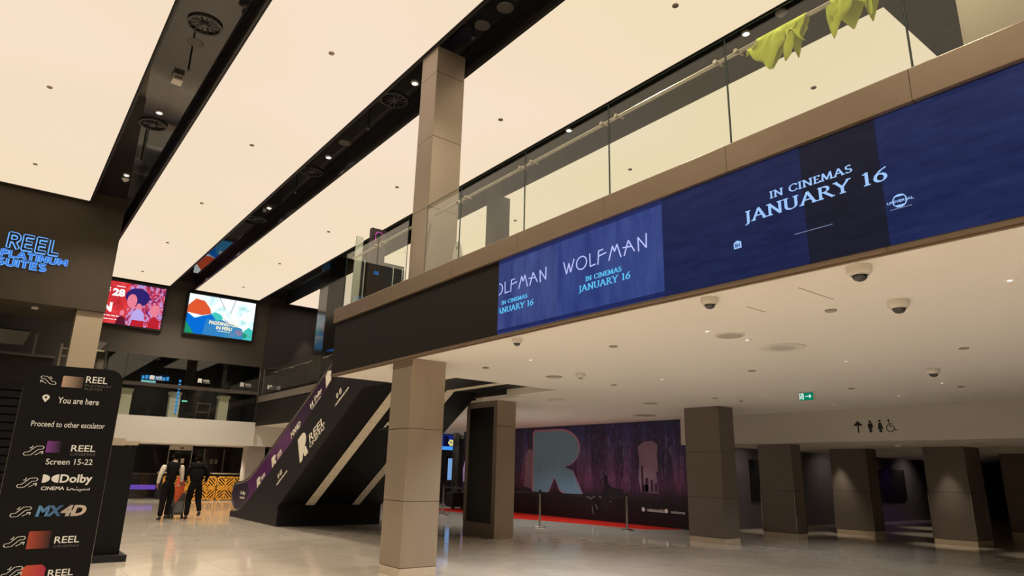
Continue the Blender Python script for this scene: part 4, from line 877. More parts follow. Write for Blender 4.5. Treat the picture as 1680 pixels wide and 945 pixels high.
# light on the far plum wall
# =================================================================== MURAL, CARPET, STANCHIONS
def mural_mat():
    m = bpy.data.materials.new('mural_print'); m.use_nodes = True; nt = m.node_tree; L = nt.links.new; b = nt.nodes['Principled BSDF']
    g = nt.nodes.new('ShaderNodeNewGeometry'); sp = nt.nodes.new('ShaderNodeSeparateXYZ'); L(g.outputs['Position'], sp.inputs[0])
    mr = nt.nodes.new('ShaderNodeMapRange'); mr.inputs[1].default_value = 0; mr.inputs[2].default_value = 3; L(sp.outputs['Z'], mr.inputs[0])
    def ramp(src, *st):
        r = nt.nodes.new('ShaderNodeValToRGB'); e = r.color_ramp.elements
        e[0].position = st[0][0]; e[0].color = tuple(st[0][1])+(1,); e[1].position = st[-1][0]; e[1].color = tuple(st[-1][1])+(1,)
        for p, c in st[1:-1]: q = e.new(p); q.color = tuple(c)+(1,)
        L(src, r.inputs[0]); return r.outputs[0]
    def noise(scale, sc, det=4, rough=0.5):
        mp = nt.nodes.new('ShaderNodeMapping'); mp.inputs['Scale'].default_value = scale; L(g.outputs['Position'], mp.inputs[0])
        n = nt.nodes.new('ShaderNodeTexNoise'); n.inputs['Scale'].default_value = sc; n.inputs['Detail'].default_value = det; n.inputs['Roughness'].default_value = rough; L(mp.outputs[0], n.inputs['Vector']); return n.outputs['Fac']
    def mix(mode, a, c, f=1.0):
        x = nt.nodes.new('ShaderNodeMix'); x.data_type = 'RGBA'; x.blend_type = mode
        if isinstance(f, float): x.inputs[0].default_value = f
        else: L(f, x.inputs[0])
        L(a, x.inputs[6]); L(c, x.inputs[7]); return x.outputs[2]
    sky = ramp(mr.outputs[0], (0.28,(0.06,0.018,0.05)), (0.42,(0.20,0.07,0.17)), (0.62,(0.12,0.07,0.19)), (0.85,(0.045,0.05,0.19)), (1.0,(0.03,0.035,0.14)))
    bld = ramp(mr.outputs[0], (0.2,(0.012,0.008,0.016)), (0.38,(0.075,0.022,0.07)), (0.6,(0.035,0.022,0.08)), (1.0,(0.02,0.02,0.075)))
    mask = ramp(noise((0,1.0,0.10), 2.0, 3, 0.55), (0.44,(1,1,1)), (0.53,(0,0,0)))
    fine = ramp(noise((0,6.0,1.3), 1.6, 8, 0.75), (0.35,(0.45,0.45,0.5)), (0.72,(1.9,1.7,1.9)))
    lights = ramp(noise((0,9,2.6), 2.2, 3, 0.6), (0.62,(0,0,0)), (0.70,(0.20,0.22,0.42)))
    hz = ramp(mr.outputs[0], (0.32,(0,0,0)), (0.5,(1,1,1)))
    c = mix('MIX', bld, sky, mask); c = mix('MULTIPLY', c, fine, 0.9); l = mix('MULTIPLY', lights, hz); c = mix('ADD', c, l)
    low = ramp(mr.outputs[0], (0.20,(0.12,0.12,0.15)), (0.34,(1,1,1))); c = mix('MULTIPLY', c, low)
    L(c, b.inputs['Base Color']); b.inputs['Roughness'].default_value = 0.5
    return m
MU = thing('wall_mural', 'purple city-skyline mural with a huge pale blue letter', 'mural', (15.75,17,0))
MB().box(15.75,15.78,12.3,22.6,0.0,2.985).build('print', mural_mat(), MU)
def MY(pts, m, nm, d=0.0): return MB().prism([(-y,z) for y,z in pts], (15.75-d,0,0), (0,-1,0), (0,0,1), (-1,0,0), 0.004).build(nm, m, MU)
SKY = mat('mural_dusk', (0.30,0.19,0.28), 0.6, noise=0.5, nscale=2.0)
MY([(14.17,2.25),(14.12,1.9),(14.15,1.3),(14.08,0.95),(13.42,0.92),(13.47,1.5),(13.40,1.55),(13.43,2.0),(13.38,2.3),(13.6,2.42),(13.9,2.4)], SKY, 'dusk_sky')
MY([(19.62,2.0),(19.6,1.4),(19.66,0.95),(19.2,0.85),(19.2,2.2),(19.4,2.25)], SKY, 'dusk_sky')
random.seed(3)
for y0, y1, n in ((16.4,14.2,90),(13.35,12.45,34),(20.4,19.6,10)):
    for k in range(n):
        y = random.uniform(y1,y0); z = random.uniform(1.2,2.7); h = random.uniform(0.05,0.3)
        c = random.choice(((0.16,0.10,0.18),(0.16,0.22,0.45),(0.30,0.30,0.48),(0.28,0.08,0.18)))
        MY([(y,z),(y-0.012,z),(y-0.012,z-h),(y,z-h)], mat('mural_light_%.2f' % c[0] if c[0] != 0.16 else 'mural_light_b%.2f' % c[1], c, 0.6), 'lit_window_streak', 0.003)
for y, w_, z in ((14.05,0.08,1.7),(13.9,0.12,1.35),(13.7,0.10,1.3),(13.55,0.1,1.2),(14.0,0.2,1.15)):
    MY([(y,0.95),(y-w_,0.95),(y-w_,z),(y,z)], mat('mural_tower', (0.05,0.012,0.035), 0.6), 'tower_silhouette', 0.003)
GL = mat('mural_glow', (0.55,0.25,0.38), 0.6)
RW, RH = 2.50, 2.06
fr = FX(15.744,19.12,0.78)
O,Uu,Vv = fr
MB().prism([((x-0.5)*(RW+0.13)+RW/2,(y-0.5)*(RH+0.13)+RH/2) for x,y in RLOGO], O,Uu,Vv,(-1,0,0),0.004).build('letter_glow', GL, MU)
rlogo((O-Vector((0.005,0,0)),Uu,Vv), RW, RH, mat('mural_pale_blue', (0.19,0.38,0.53), 0.6, noise=0.18, nscale=3, stretch=(1,4,0.3)), MU, 'letter_face')
mb = MB(); cx = 16.0
strokes(mb, [[(0,0.62),(0.2,0.55),(0.45,0.68),(0.7,0.6)],[(0.9,0.58),(1.1,0.5)],[(0.4,0.4),(0.5,0.25)],[(0.25,0.35),(0.3,0.1)]], FX(15.742,16.4,0.1), 1, 1, thick=0.025); mb.build('spark_lines', mat('mural_spark', (0.3,0.28,0.35), 0.6), MU)
mb = MB(); mb.prism([(0,0.0),(0.05,0.5),(0.16,0.75),(0.12,0.95),(0.2,1.08),(0.3,1.02),(0.3,0.85),(0.42,0.7),(0.9,0.62),(0.95,0.5),(0.4,0.45),(0.38,0)], *FX(15.742,15.75,0.35), (-1,0,0), 0.004); mb.build('dark_figure', mat('mural_dark', (0.008,0.006,0.012), 0.6), MU)
text('reelcinemasdubai', FX(15.742,13.85,0.40), 0.66, 0.10, M_WHITEPR, MU); text('reelcinemas', FX(15.742,12.98,0.40), 0.5, 0.08, M_WHITEPR, MU)
for y in (14.0,13.14):
    mb = MB(); mb.prism(arc(0,0,0.06,0.06,0,345,16), *FX(15.742,y,0.45), (-1,0,0), 0.004); ic = mb.build('social_icon', M_WHITEPR, MU)
text('f', FX(15.736,14.02,0.42), 0.04, 0.07, M_BLACKPR, MU, th=0.002)
c = MB().prism([(13.72,22.9),(13.72,17.5),(14.15,16.2),(14.62,12.95),(15.74,12.6),(15.74,22.9)], (0,0,0), (1,0,0), (0,1,0), (0,0,1), 0.008).build('red_carpet', M_RED, None, origin=(14.5,18,0)); tag(c, 'long red carpet lying along the foot of the mural', 'carpet')
def stanchion(x, y, l):
    t = thing('stanchion', l, 'stanchion', (x,y,0), 'chrome belt stanchions')
    MB().lathe((x,y,0), [(0.17,0.0),(0.17,0.012),(0.14,0.03),(0.03,0.05)], 26).build('base', M_STEEL, t, smooth=True)
    MB().lathe((x,y,0.04), [(0.03,0),(0.03,0.83)], 16).build('post', M_STEEL, t, smooth=True)
    MB().lathe((x,y,0.87), [(0.036,0),(0.036,0.09),(0.03,0.10)], 16).build('belt_head', M_MATBLK, t, smooth=True)
stanchion(12.29,14.63,'chrome stanchion in front of the huge pale letter'); stanchion(13.88,12.92,'chrome stanchion left of the bronze column beside the mural'); stanchion(12.37,19.7,'chrome stanchion between the near column and the sign column')
t = thing('barrier_belt', 'black retractable belt stretched between the stanchions', 'barrier belt', (13,14,0.9))
for (a, b) in (((12.29,14.63),(13.88,12.92)), ((12.37,19.7),(12.29,14.63))):
    P0, P1 = Vector((a[0],a[1],0.895)), Vector((b[0],b[1],0.895)); d = (P1-P0); Lh = d.length; d.normalize(); mb = MB()
    pts = [(q*Lh/10, -0.03*math.sin(PI*q/10)) for q in range(11)]
    mb.prism([(u,v-0.025) for u,v in pts]+[(u,v+0.025) for u,v in reversed(pts)], P0, d, (0,0,1), d.cross(Vector((0,0,1))), 0.004); mb.build('belt', M_RUBBER, t)
# kiosk in the gap (Y about 25-27)
q = thing('kiosk_screen', 'lit popcorn advert screen in the gap right of the near column', 'screen', (16.3,26,2.3))
MB().box(15.3,17.1,26.0,26.08,2.28,3.0-0.02).build('frame', M_MATBLK, q); MB().box(15.4,16.85,25.98,26.0,2.32,2.95).build('image', emis('kiosk_navy', lin((25,35,110)), 1), q)
MB().box(15.4,16.85,25.97,25.98,2.30,2.45).build('blue_bar', emis('kiosk_blue', lin((70,150,235)), 1), q)
random.seed(9)
mb = MB()
for k in range(26):
    mb.prism(arc(0,0,0.045,0.04,0,330,7), (16.45+random.uniform(0,0.5)*(1),25.965,2.5+random.uniform(0,0.25)), (1,0,0), (0,0,1), (0,-1,0), 0.01)
pc = mb.build('popcorn_image', emis('popcorn', lin((225,215,130)), 1), q); pc['kind'] = 'stuff'
MB().box(16.2,16.42,25.96,25.98,2.47,2.9).build('cup_image', emis('cup_dark', lin((12,12,40)), 1), q)
q = thing('order_monitor', 'pale blue upright monitor below the popcorn advert', 'monitor', (16.6,26,1.0))
MB().box(16.36,16.98,25.9,25.96,0.95,2.02).build('frame', M_MATBLK, q); MB().box(16.42,16.92,25.89,25.9,1.02,1.94).build('image', emis('monitor_blue', lin((120,165,220)), 0.9), q); MB().box(16.6,16.7,25.9,26.0,0,0.95).build('stand', M_MATBLK, q)
q = thing('steel_column', 'slim steel-clad column right of the popcorn advert', 'column', (17.2,25,0)); MB().box(15.93,16.12,24.6,24.8,0,2.99).build('shaft', M_STEEL, q); MB().box(15.90,16.15,24.57,24.83,0,0.1).build('base', M_STEEL, q)
q = thing('floor_machine', 'black wheeled floor machine parked behind the stanchion', 'cleaning machine', (14.6,22.3,0))
MB().box(14.28,14.85,22.1,22.6,0.1,0.62).build('body', M_MATBLK, q, bevel=0.05); MB().tube([(14.4,22.3,0.6),(14.45,22.3,1.0),(14.7,22.3,1.0),(14.7,22.3,0.6)], 0.02, 8).build('handle', M_RUBBER, q, smooth=True)
for x in (14.35,14.78): MB().tube([(x-0.03,22.15,0.09),(x+0.03,22.15,0.09)], 0.09, 14).build('wheel', M_RUBBER, q)
q = thing('poster_stand', 'narrow purple lit poster left of the sign column', 'poster', (15.7,23.3,0)); MB().box(15.68,15.74,23.0,23.6,0.01,2.98).build('board', mat('poster_purple', (0.03,0.02,0.06), 0.4), q)
MB().prism([(-0.2,1.0),(0.2,1.0),(0.25,1.5),(0.1,1.9),(-0.1,1.9),(-0.25,1.5)], (15.67,23.3,0), (0,1,0), (0,0,1), (-1,0,0), 0.005).build('pink_figure', emis('pale_pink', lin((190,150,190)), 0.5), q)

# =================================================================== GROUND SHOP FRONT (Y 32.7) AND BARRIERS
t = thing('ground_glazing', 'dark ground-floor shop front behind the yellow barriers', 'glass wall', (6,32.7,0))
xs = [-3,0,3,4.9,6.42,7.35,7.88,8.72,9.6,10.6,11.6]
for a, b in zip(xs[:-1], xs[1:]): MB().box(a+.03,b-.03,32.7,32.712,0.04,2.08).build('glass_pane', M_GLASSD, t)
for x in xs: MB().box(x-.022,x+.022,32.66,32.74,0,2.1).build('mullion', M_STEEL if x in (6.42,7.35) else M_GREYDISC, t)
MB().box(6.42,7.35,32.65,32.7,2.0,2.19).build('door_head', M_PLASTIC, t)
text('M', fy(6.86,2.05,32.645), 0.12, 0.08, M_BLACKPR, t, bold=0.03)
for x in (6.95,8.15,8.35):
    q = thing('paper_notice', 'pale paper notice taped to the dark shop glass, %s' % {6.95:'beside the door',8.15:'left of a close pair',8.35:'right of a close pair'}[x], 'notice', (x,32.69,1.5)); MB().box(x,x+.13,32.688,32.694,1.45,1.65).build('sheet', M_WHITEPR if x<7 else M_GREYDISC, q); MB().box(x+.05,x+.08,32.684,32.688,1.63,1.66).build('tape', M_GREYDISC, q)
q = thing('purple_counter', 'low counter with a glowing violet strip behind the left shop glass', 'counter', (5,33.2,0)); MB().box(2,6.3,33.2,33.6,0,0.95).build('body', mat('counter_grey', (0.06,0.06,0.065), 0.5), q); MB().box(2,6.28,33.18,33.2,0.33,0.52).build('light_strip', emis('violet', lin((125,85,205)), 0.9), q); MB().box(2,6.35,33.15,33.65,0.95,1.0).build('top', M_GREYDISC, q)
for i, (x0, x1) in enumerate(((6.0,6.55),(8.1,9.3))):
    q = thing('steel_counter', 'steel-topped counter behind the barriers, %s' % ('left of the staff','right of the staff')[i], 'counter', ((x0+x1)/2,31.8,0)); MB().box(x0,x1,31.7,32.1,0,1.02).build('body', M_MATBLK, q); MB().box(x0-.02,x1+.02,31.66,32.14,1.02,1.08).build('top', M_PLASTIC, q)
q = thing('plaster_pier', 'pale grey pier left of the escalator foot', 'pier', (9.1,29.6,0)); MB().box(8.72,9.45,29.3,29.9,0.1,2.2).build('shaft', mat('pier_grey', (0.42,0.38,0.34), 0.8), q); MB().box(8.70,9.47,29.28,29.92,0,0.1).build('plinth', M_PLINTH, q)

def barrier(x0, l, wd=1.0, y=30.4):
    t = thing('safety_barrier', l, 'barrier', (x0+wd/2,y,0), 'yellow plastic safety barriers')
    mb = MB(); h = 0.95; s = 0.05; y0, y1 = y-0.02, y+0.02
    for x in (x0, x0+wd/3-s/2, x0+2*wd/3-s/2, x0+wd-s): mb.box(x, x+s, y0, y1, 0.03, h)
    for z in (0.03, 0.40, 0.52, h-s): mb.box(x0, x0+wd, y0, y1, z, z+s)
    mb.box(x0, x0+wd, y0+.004, y1-.004, 0.42, 0.54)
    mb.build('frame', M_YEL, t)
    cw = wd/3
    for r, (za, zc) in enumerate(((0.08,0.40),(0.57,h-s))):
        for c in range(3):
            xa = x0+c*cw+s/2; xb = x0+(c+1)*cw-s/2; H = zc-za; W = xb-xa; sg = 1 if (c+r) % 2 == 0 else -1
            mb = MB()
            for k in range(-2, 4):
                o = k*0.13; pts = []
                # diagonal slat clipped to the cell
                poly = [(o,0),(o+0.06,0),(o+0.06+H,H),(o+H,H)]
                poly = [(min(max(u,0),W), v) for u, v in poly]
                if k >= 0:
                    L0 = o; a = [(o,0),(min(o+0.06,W),0)]
                    if o >= W: continue
                    top = min(H, W-o); a = [(o,0),(min(o+0.06,W),0)]
                    e2 = W-(o+0.06)
                    if e2 <= 0: a = [(o,0),(W,0),(W,W-o)]
                    else:
                        a.append((o+0.06+min(H,e2), min(H,e2)))
                        if e2 < H: a.append((W, min(H,W-o)))
                        a.append((o+min(H,W-o), min(H,W-o)))
                else:
                    v0 = -o; v1 = max(0, -o-0.06)
                    if v1 >= H: continue
                    a = [(0,v1 if o+0.06<0 else 0)]
                    if o+0.06 > 0: a = [(0,0),(o+0.06,0)]
                    a.append((min(W,o+0.06+H), min(H, W-o-0.06)))
                    if min(H,v0) < H: a.append((min(W,o+H), H))
                    a.append((0, min(v0,H)))
                if sg < 0: a = [(W-u, v) for u, v in reversed(a)]
                mb.prism(a, (xa,y0+.006,za), (1,0,0), (0,0,1), (0,1,0), 0.028)
            mb.build('slat_cell', M_YEL, t)
    for x in (x0+0.08, x0+wd-0.12): MB().box(x, x+0.05, y-0.22, y+0.22, 0.0, 0.03).build('foot', M_YEL, t)
    mb = MB(); strokes(mb, [[(0,0),(0.09,0),(0.045,0.08),(0,0)]], fy(x0+wd/2-0.045,0.44,y0+.002), 1, 1, thick=0.01, th=0.004); mb.build('warning_triangle', M_BLACKPR, t)
bl = ['yellow safety barrier leftmost, behind the person in the vest','yellow safety barrier second from left, mostly behind the two people','yellow safety barrier right of the two people','yellow safety barrier rightmost, beside the escalator foot']
for i in range(4): barrier(5.92+i*1.03, bl[i])

# =================================================================== LEFT TOTEM AND DARK BLOCKS
TY = 4.5
TT = thing('wayfinding_totem', 'black wayfinding totem with rounded top at the left', 'sign', (0.35,4.53,0))
out = [(0.114,0.03),(0.578,0.03),(0.582,1.80)]+[(0.582-0.07+0.07*math.cos(a), 1.865+0.072*math.sin(a)) for a in [math.radians(v) for v in (10,30,50,70,90)]]+[(0.21-0.095*math.sin(a)*1.0, 1.835+0.097*math.cos(a)) for a in [math.radians(v) for v in (0,20,40,60,80,90)]]
MB().prism(out, (0,TY,0), (1,0,0), (0,0,1), (0,1,0), 0.05).build('board', mat('totem_black', (0.006,0.0055,0.0055), 0.5, spec=0.2), TT)
mb = MB(); mb.tube([(0.114,TY,0.03),(0.114,TY,1.80)], 0.0022, 5); mb.tube([(0.581,TY,0.03),(0.581,TY,1.80)], 0.0016, 5); mb.build('edge_highlight', M_STEEL, TT)
MB().box(0.06,0.64,4.38,4.67,0,0.03).build('base_plate', M_DKBRONZE, TT)
def ft(x, z): return (Vector((x,TY-0.0005,z)), Vector((1,0,0.012)), Vector((0,0,1)))
W_ = M_WHITEPR
def tt(s, x, z, wd, ht, m=W_, bold=0.0, **k): return text(s, ft(x,z), wd, ht, m, TT, th=0.0015, bold=bold, **k)
def esc_icon(x, z, s, down=False):
    mb = MB(); f = ft(x, z)
    P1 = [(0.0,0.16),(0.06,0.34),(0.24,0.36),(0.60,0.94),(0.92,0.97),(1.0,0.82),(0.92,0.66),(0.72,0.64),(0.38,0.06),(0.08,0.02),(0.0,0.16)]
    AR = [(0.60,0.08),(0.98,0.44)], [(0.80,0.42),(0.98,0.44),(0.95,0.18)]
    PM = [(0.36,0.72),(0.42,0.98)], [(0.27,0.74),(0.38,0.82)]
    L1 = [P1, *AR, *PM]
    if down: L1 = [[(1-x, y) for x, y in l] for l in (P1, *PM)] + [[(0.40,0.08),(0.02,0.44)], [(0.20,0.42),(0.02,0.44),(0.05,0.18)]]
    strokes(mb, L1, f, s, s*0.60, thick=0.042, th=0.0015); mb.build('escalator_icon', W_, TT)
esc_icon(0.183,1.826,0.075,True); esc_icon(0.176,1.443,0.088); esc_icon(0.177,1.277,0.088); esc_icon(0.175,1.130,0.088); esc_icon(0.175,0.982,0.088); esc_icon(0.190,0.835,0.088)
def grad(name, c0, c1, x0, x1):
    m = bpy.data.materials.new(name); m.use_nodes = True; nt = m.node_tree; L = nt.links.new; b = nt.nodes['Principled BSDF']
    g = nt.nodes.new('ShaderNodeNewGeometry'); s = nt.nodes.new('ShaderNodeSeparateXYZ'); mr = nt.nodes.new('ShaderNodeMapRange'); mr.inputs[1].default_value = x0; mr.inputs[2].default_value = x1
    cr = nt.nodes.new('ShaderNodeValToRGB'); cr.color_ramp.elements[0].color = tuple(c0)+(1,); cr.color_ramp.elements[1].color = tuple(c1)+(1,)
    L(g.outputs['Position'], s.inputs[0]); L(s.outputs['X'], mr.inputs[0]); L(mr.outputs[0], cr.inputs[0]); L(cr.outputs[0], b.inputs['Base Color']); b.inputs['Roughness'].default_value = 0.4; return m
def swatch(x, z, wd, ht, m, cut=0.004): 
    O = ft(x,z); MB().prism([(0,0),(wd,0),(wd,ht-cut),(wd-cut,ht),(cut,ht),(0,ht-cut)], O[0], O[1], O[2], (0,-1,0), 0.0012).build('colour_swatch', m, TT)
BK = (0.012,0.011,0.011)
swatch(0.285,1.818,0.10,0.062, grad('sw_beige', (0.55,0.38,0.27), (0.05,0.035,0.03), 0.285,0.385))
tt('REEL',0.396,1.852,0.106,0.037,bold=0.01); tt('PLATINUM',0.396,1.830,0.128,0.013,M_GREYPR); tt('SUITES',0.394,1.811,0.09,0.013,M_GREYPR)
mb = MB(); f = ft(0.207,1.728); mb.prism([(0.018,0)]+[(0.018+0.017*math.cos(math.radians(a)), 0.027+0.015*math.sin(math.radians(a))) for a in range(-20,201,20)], f[0], f[1], f[2], (0,-1,0), 0.0015); mb.build('pin_icon', W_, TT)
mb = MB(); mb.prism(arc(0.018,0.027,0.006,0.006,0,340,10), f[0]-Vector((0,0.0015,0)), f[1], f[2], (0,-1,0), 0.0006); mb.build('pin_hole', M_BLACKPR, TT)
tt('You are here',0.283,1.728,0.196,0.034,bold=0.008)
tt('Proceed to other escalator',0.184,1.597,0.345,0.030,bold=0.004)
swatch(0.273,1.462,0.065,0.062, grad('sw_purple', (0.22,0.05,0.30), BK, 0.275,0.338)); tt('REEL',0.388,1.472,0.116,0.034,bold=0.01); tt('CINEMAS',0.388,1.449,0.12,0.015,M_GREYPR)
tt('Screen 15-22',0.284,1.399,0.218,0.031,bold=0.006)
mb = MB(); f = ft(0.284,1.304); D = [(0,0),(0,0.044)]+[(0.0+0.034*math.cos(math.radians(a)),0.022+0.022*math.sin(math.radians(a))) for a in range(75,-90,-15)]
mb.prism(D, f[0], f[1], f[2], (0,-1,0), 0.0015); mb.prism([(0.074-u, v) for u, v in reversed(D)], f[0], f[1], f[2], (0,-1,0), 0.0015); mb.build('double_d_mark', W_, TT)
tt('Dolby',0.364,1.292,0.152,0.057,bold=0.025); tt('CINEMA',0.286,1.266,0.106,0.019,bold=0.015)
mb = MB(); f = ft(0.404,1.266)  # arabic word drawn as pen strokes
strokes(mb, [[(0.0,0.18),(0.0,0.016*50/50)],[(0.002,0.016),(0.002,0.002),(0.018,0.002),(0.020,0.008),(0.028,0.008),(0.030,0.002),(0.044,0.002),(0.044,0.010),(0.045,0.002),(0.060,0.002),(0.060,0.009),(0.061,0.002),(0.080,0.002),(0.080,0.010),(0.081,0.002),(0.092,0.002),(0.092,0.009),(0.093,0.002),(0.106,0.002),(0.106,0.011)]][1:], f, 1, 1, thick=0.0042, th=0.0015)
strokes(mb, [[(0.044,0.016),(0.047,0.016)],[(0.058,-0.006),(0.061,-0.006)],[(0.064,-0.006),(0.067,-0.006)]], f, 1, 1, thick=0.003, th=0.0015); mb.build('lettering', W_, TT)
MXB = grad('mx_blue', (0.12,0.30,0.55), (0.05,0.12,0.28), 0.28,0.40); MXS = grad('mx_silver', (0.45,0.40,0.36), (0.62,0.50,0.40), 0.39,0.51)
tt('MX',0.285,1.131,0.122,0.056,MXB,bold=0.05,shear=0.15); tt('4D',0.396,1.131,0.118,0.058,MXS,bold=0.05,shear=0.2)
swatch(0.273,0.970,0.10,0.088, grad('sw_red', (0.42,0.07,0.035), (0.03,0.012,0.012), 0.275,0.372)); tt('REEL',0.393,0.994,0.114,0.034,bold=0.01); tt('CINEMAS',0.393,0.972,0.116,0.012,M_GREYPR)
swatch(0.273,0.80,0.105,0.09, grad('sw_red2', (0.60,0.10,0.03), (0.45,0.02,0.07), 0.275,0.378), 0.018); tt('REEL',0.392,0.828,0.114,0.034,bold=0.01); tt('JUNIOR',0.392,0.806,0.11,0.012,M_GREYPR)

KB = thing('black_kiosk', 'tall black block with plinth behind the totem', 'kiosk', (1.5,12.3,0))
MB().box(0.95,1.90,12.05,12.9,0.09,1.655).build('body', mat('kiosk_black', (0.004,0.004,0.004), 0.5, spec=0.2), KB); MB().box(0.9,1.985,11.9,13.0,0,0.09).build('plinth', M_MATBLK, KB)
LB = thing('ribbed_screen_wall', 'dark ribbed partition at the far left edge', 'partition', (-1.5,12.7,0))
MB().box(-5,0.85,12.75,12.9,0,2.56).build('backing', mat('rib_dark', (0.003,0.003,0.004), 0.5, spec=0.2), LB)
for k in range(21): MB().box(-5,0.84,12.70,12.75,0.05+k*0.12,0.05+k*0.12+0.095).build('slat', mat('rib_slat', (0.004,0.004,0.005), 0.5, spec=0.2), LB)

# =================================================================== PEOPLE
def skin(name, verts, edges, m, par, root=0, sub=1):
    me = bpy.data.meshes.new(name); me.from_pydata([v[0] for v in verts], edges, []); me.materials.append(m)
    o = bpy.data.objects.new(name, me); COL.objects.link(o); o.parent = par
    md = o.modifiers.new('skin', 'SKIN'); md.use_smooth_shade = True; md.branch_smoothing = 0.3
    sv = me.skin_vertices[0].data
    for i, v in enumerate(verts):
        r = v[1]; sv[i].radius = r if isinstance(r, tuple) else (r, r)
        sv[i].use_root = (i == root)
    s = o.modifiers.new('sub', 'SUBSURF'); s.levels = sub; s.render_levels = sub
    return o
def chain(verts, edges, start, pts):
    p = start
    for v in pts: verts.append(v); edges.append((p, len(verts)-1)); p = len(verts)-1
    return p
def person(lb, loc, rz, pose, style):
    P = thing('person', lb, 'person', loc, None, rz)
    J = pose; v = []; e = []
    v.append(((0,0,0.93), (0.10,0.08))); 
    neck = chain(v, e, 0, [(J['waist'], (0.10,0.08)), (J['chest'], (0.11,0.08)), (J['shc'], (0.05,0.045)), (J['neck'], 0.045)])
    chest = 2; shc = 3
    hd = J['head']
    chain(v, e, neck, [((hd[0],hd[1]+0.005,hd[2]-0.10), 0.058), ((hd[0],hd[1]+0.012,hd[2]-0.03), (0.076,0.088)), ((hd[0],hd[1],hd[2]+0.05), (0.078,0.092)), ((hd[0],hd[1],hd[2]+0.10), (0.05,0.06))])
    for s in ('L','R'):
        sh, el, wr, hn = J['sh'+s], J['el'+s], J['wr'+s], J['hn'+s]
        w_ = chain(v, e, shc, [(tuple(Vector(sh)-Vector((0,0,0.03))), 0.030), (el, 0.034), (wr, 0.026)])
        d = (Vector(hn)-Vector(wr)).normalized()
        pm = chain(v, e, w_, [(tuple(Vector(wr)+d*0.05), (0.036,0.020)), (tuple(Vector(wr)+d*0.09), (0.036,0.018))])
        sd = Vector((0,1,0)) if abs(d.z) > 0.7 else Vector((1,0,0)); cu = Vector((-0.012 if s=='R' else 0.012, 0.0, 0))
        base = Vector(wr)+d*0.09
        for k, ln in ((-1.5,0.06),(-0.5,0.075),(0.5,0.08),(1.5,0.07)):
            b0 = base+sd*(k*0.018)
            chain(v, e, pm, [(tuple(b0+d*0.02), 0.0095), (tuple(b0+d*(ln*0.6)+cu), 0.0085), (tuple(b0+d*ln*0.95+cu*2.6), 0.0075)])
        chain(v, e, w_+1, [(tuple(Vector(wr)+d*0.06+sd*0.04), 0.011), (tuple(Vector(wr)+d*0.10+sd*0.055+cu), 0.009)])
    for s in ('L','R'):
        hp, kn, an, to = J['hp'+s], J['kn'+s], J['an'+s], J['to'+s]
        chain(v, e, 0, [(hp, 0.07), (kn, 0.05), (an, 0.036), (to, 0.030)])
    skin('body', v, e, M_SKIN, P, 0, 1)
    # trousers
    v = [((0,0,0.95), (0.165,0.13))]; e = []
    chain(v, e, 0, [((J['waist'][0],J['waist'][1],1.02), (0.14,0.11))])
    for s in ('L','R'):
        hp, kn, an = map(Vector, (J['hp'+s], J['kn'+s], J['an'+s]))
        chain(v, e, 0, [(tuple(hp), 0.118), (tuple((hp+kn)/2), 0.104), (tuple(kn), 0.086), (tuple((kn+an)/2), 0.076), (tuple(an), 0.066)])
    skin('trousers', v, e, M_CLOTHB, P)
    for s in ('L','R'):
        an, to = Vector(J['an'+s]), Vector(J['to'+s]); bk = an+Vector((0,-0.05,-0.045)); 
        v = [(tuple(bk), 0.042)]; e = []; chain(v, e, 0, [(tuple(an+Vector((0,0.01,-0.035))), 0.046), (tuple(to), (0.046,0.032)), (tuple(to+Vector((0,0.07,-0.006))), (0.036,0.024))])
        skin('shoe', v, e, M_RUBBER, P)
    # torso garment
    c = M_CLOTHB
    v = [((0,0,0.88), (0.17,0.14))]; e = []
    B = 1.0 if style == 'vest' else 1.12
    chain(v, e, 0, [(J['waist'], (0.175*B,0.14*B)), (J['chest'], (0.225*B,0.155*B)), (tuple(Vector(J['shc'])+Vector((0,0,0.015))), (0.20*B,0.12*B))])
    for s in ('L','R'):
        sh = Vector(J['sh'+s]); chain(v, e, 3, [(tuple(sh*0.95+Vector(J['shc'])*0.05+Vector((0,0,0.01))), 0.10)])
    skin('vest' if style == 'vest' else 'jacket', v, e, c, P)
    for s in ('L','R'):
        sh, el, wr = map(Vector, (J['sh'+s], J['el'+s], J['wr'+s]))
        v = [(tuple(sh), 0.085)]; e = []; chain(v, e, 0, [(tuple((sh+el)/2), 0.075), (tuple(el), 0.064), (tuple((el+wr)/2), 0.050), (tuple(wr), 0.040)])
        skin('sleeve', v, e, M_SHIRT if style == 'vest' else c, P)
    nk = J['neck']
    mb = MB(); mb.lathe((nk[0],nk[1],nk[2]-0.045), [(0.075,0),(0.064,0.035),(0.062,0.04)], 14)
    me = mb.build('collar', M_SHIRT, None, smooth=True); me.parent = P
    # hair, ears, face
    v = [((hd[0],hd[1]-0.030,hd[2]-0.085), (0.070,0.060))]; e = []
    chain(v, e, 0, [((hd[0],hd[1]-0.028,hd[2]-0.02), (0.098,0.090)), ((hd[0],hd[1]-0.022,hd[2]+0.05), (0.104,0.108)), ((hd[0],hd[1]-0.008,hd[2]+0.115), (0.080,0.088))])
    skin('hair', v, e, M_HAIR, P)
    for s in (-1, 1):
        mb = MB(); mb.lathe((hd[0]+s*0.082,hd[1]+0.005,hd[2]-0.035), [(0.006,0),(0.016,0.015),(0.018,0.035),(0.010,0.055)], 8); o = mb.build('ear', M_SKIN, None, smooth=True); o.parent = P
        mb = MB(); mb.lathe((hd[0]+s*0.032,hd[1]+0.083,hd[2]-0.012), [(0.004,0),(0.009,0.006),(0.004,0.012)], 8); o = mb.build('eye', M_BLACKPR, None); o.parent = P
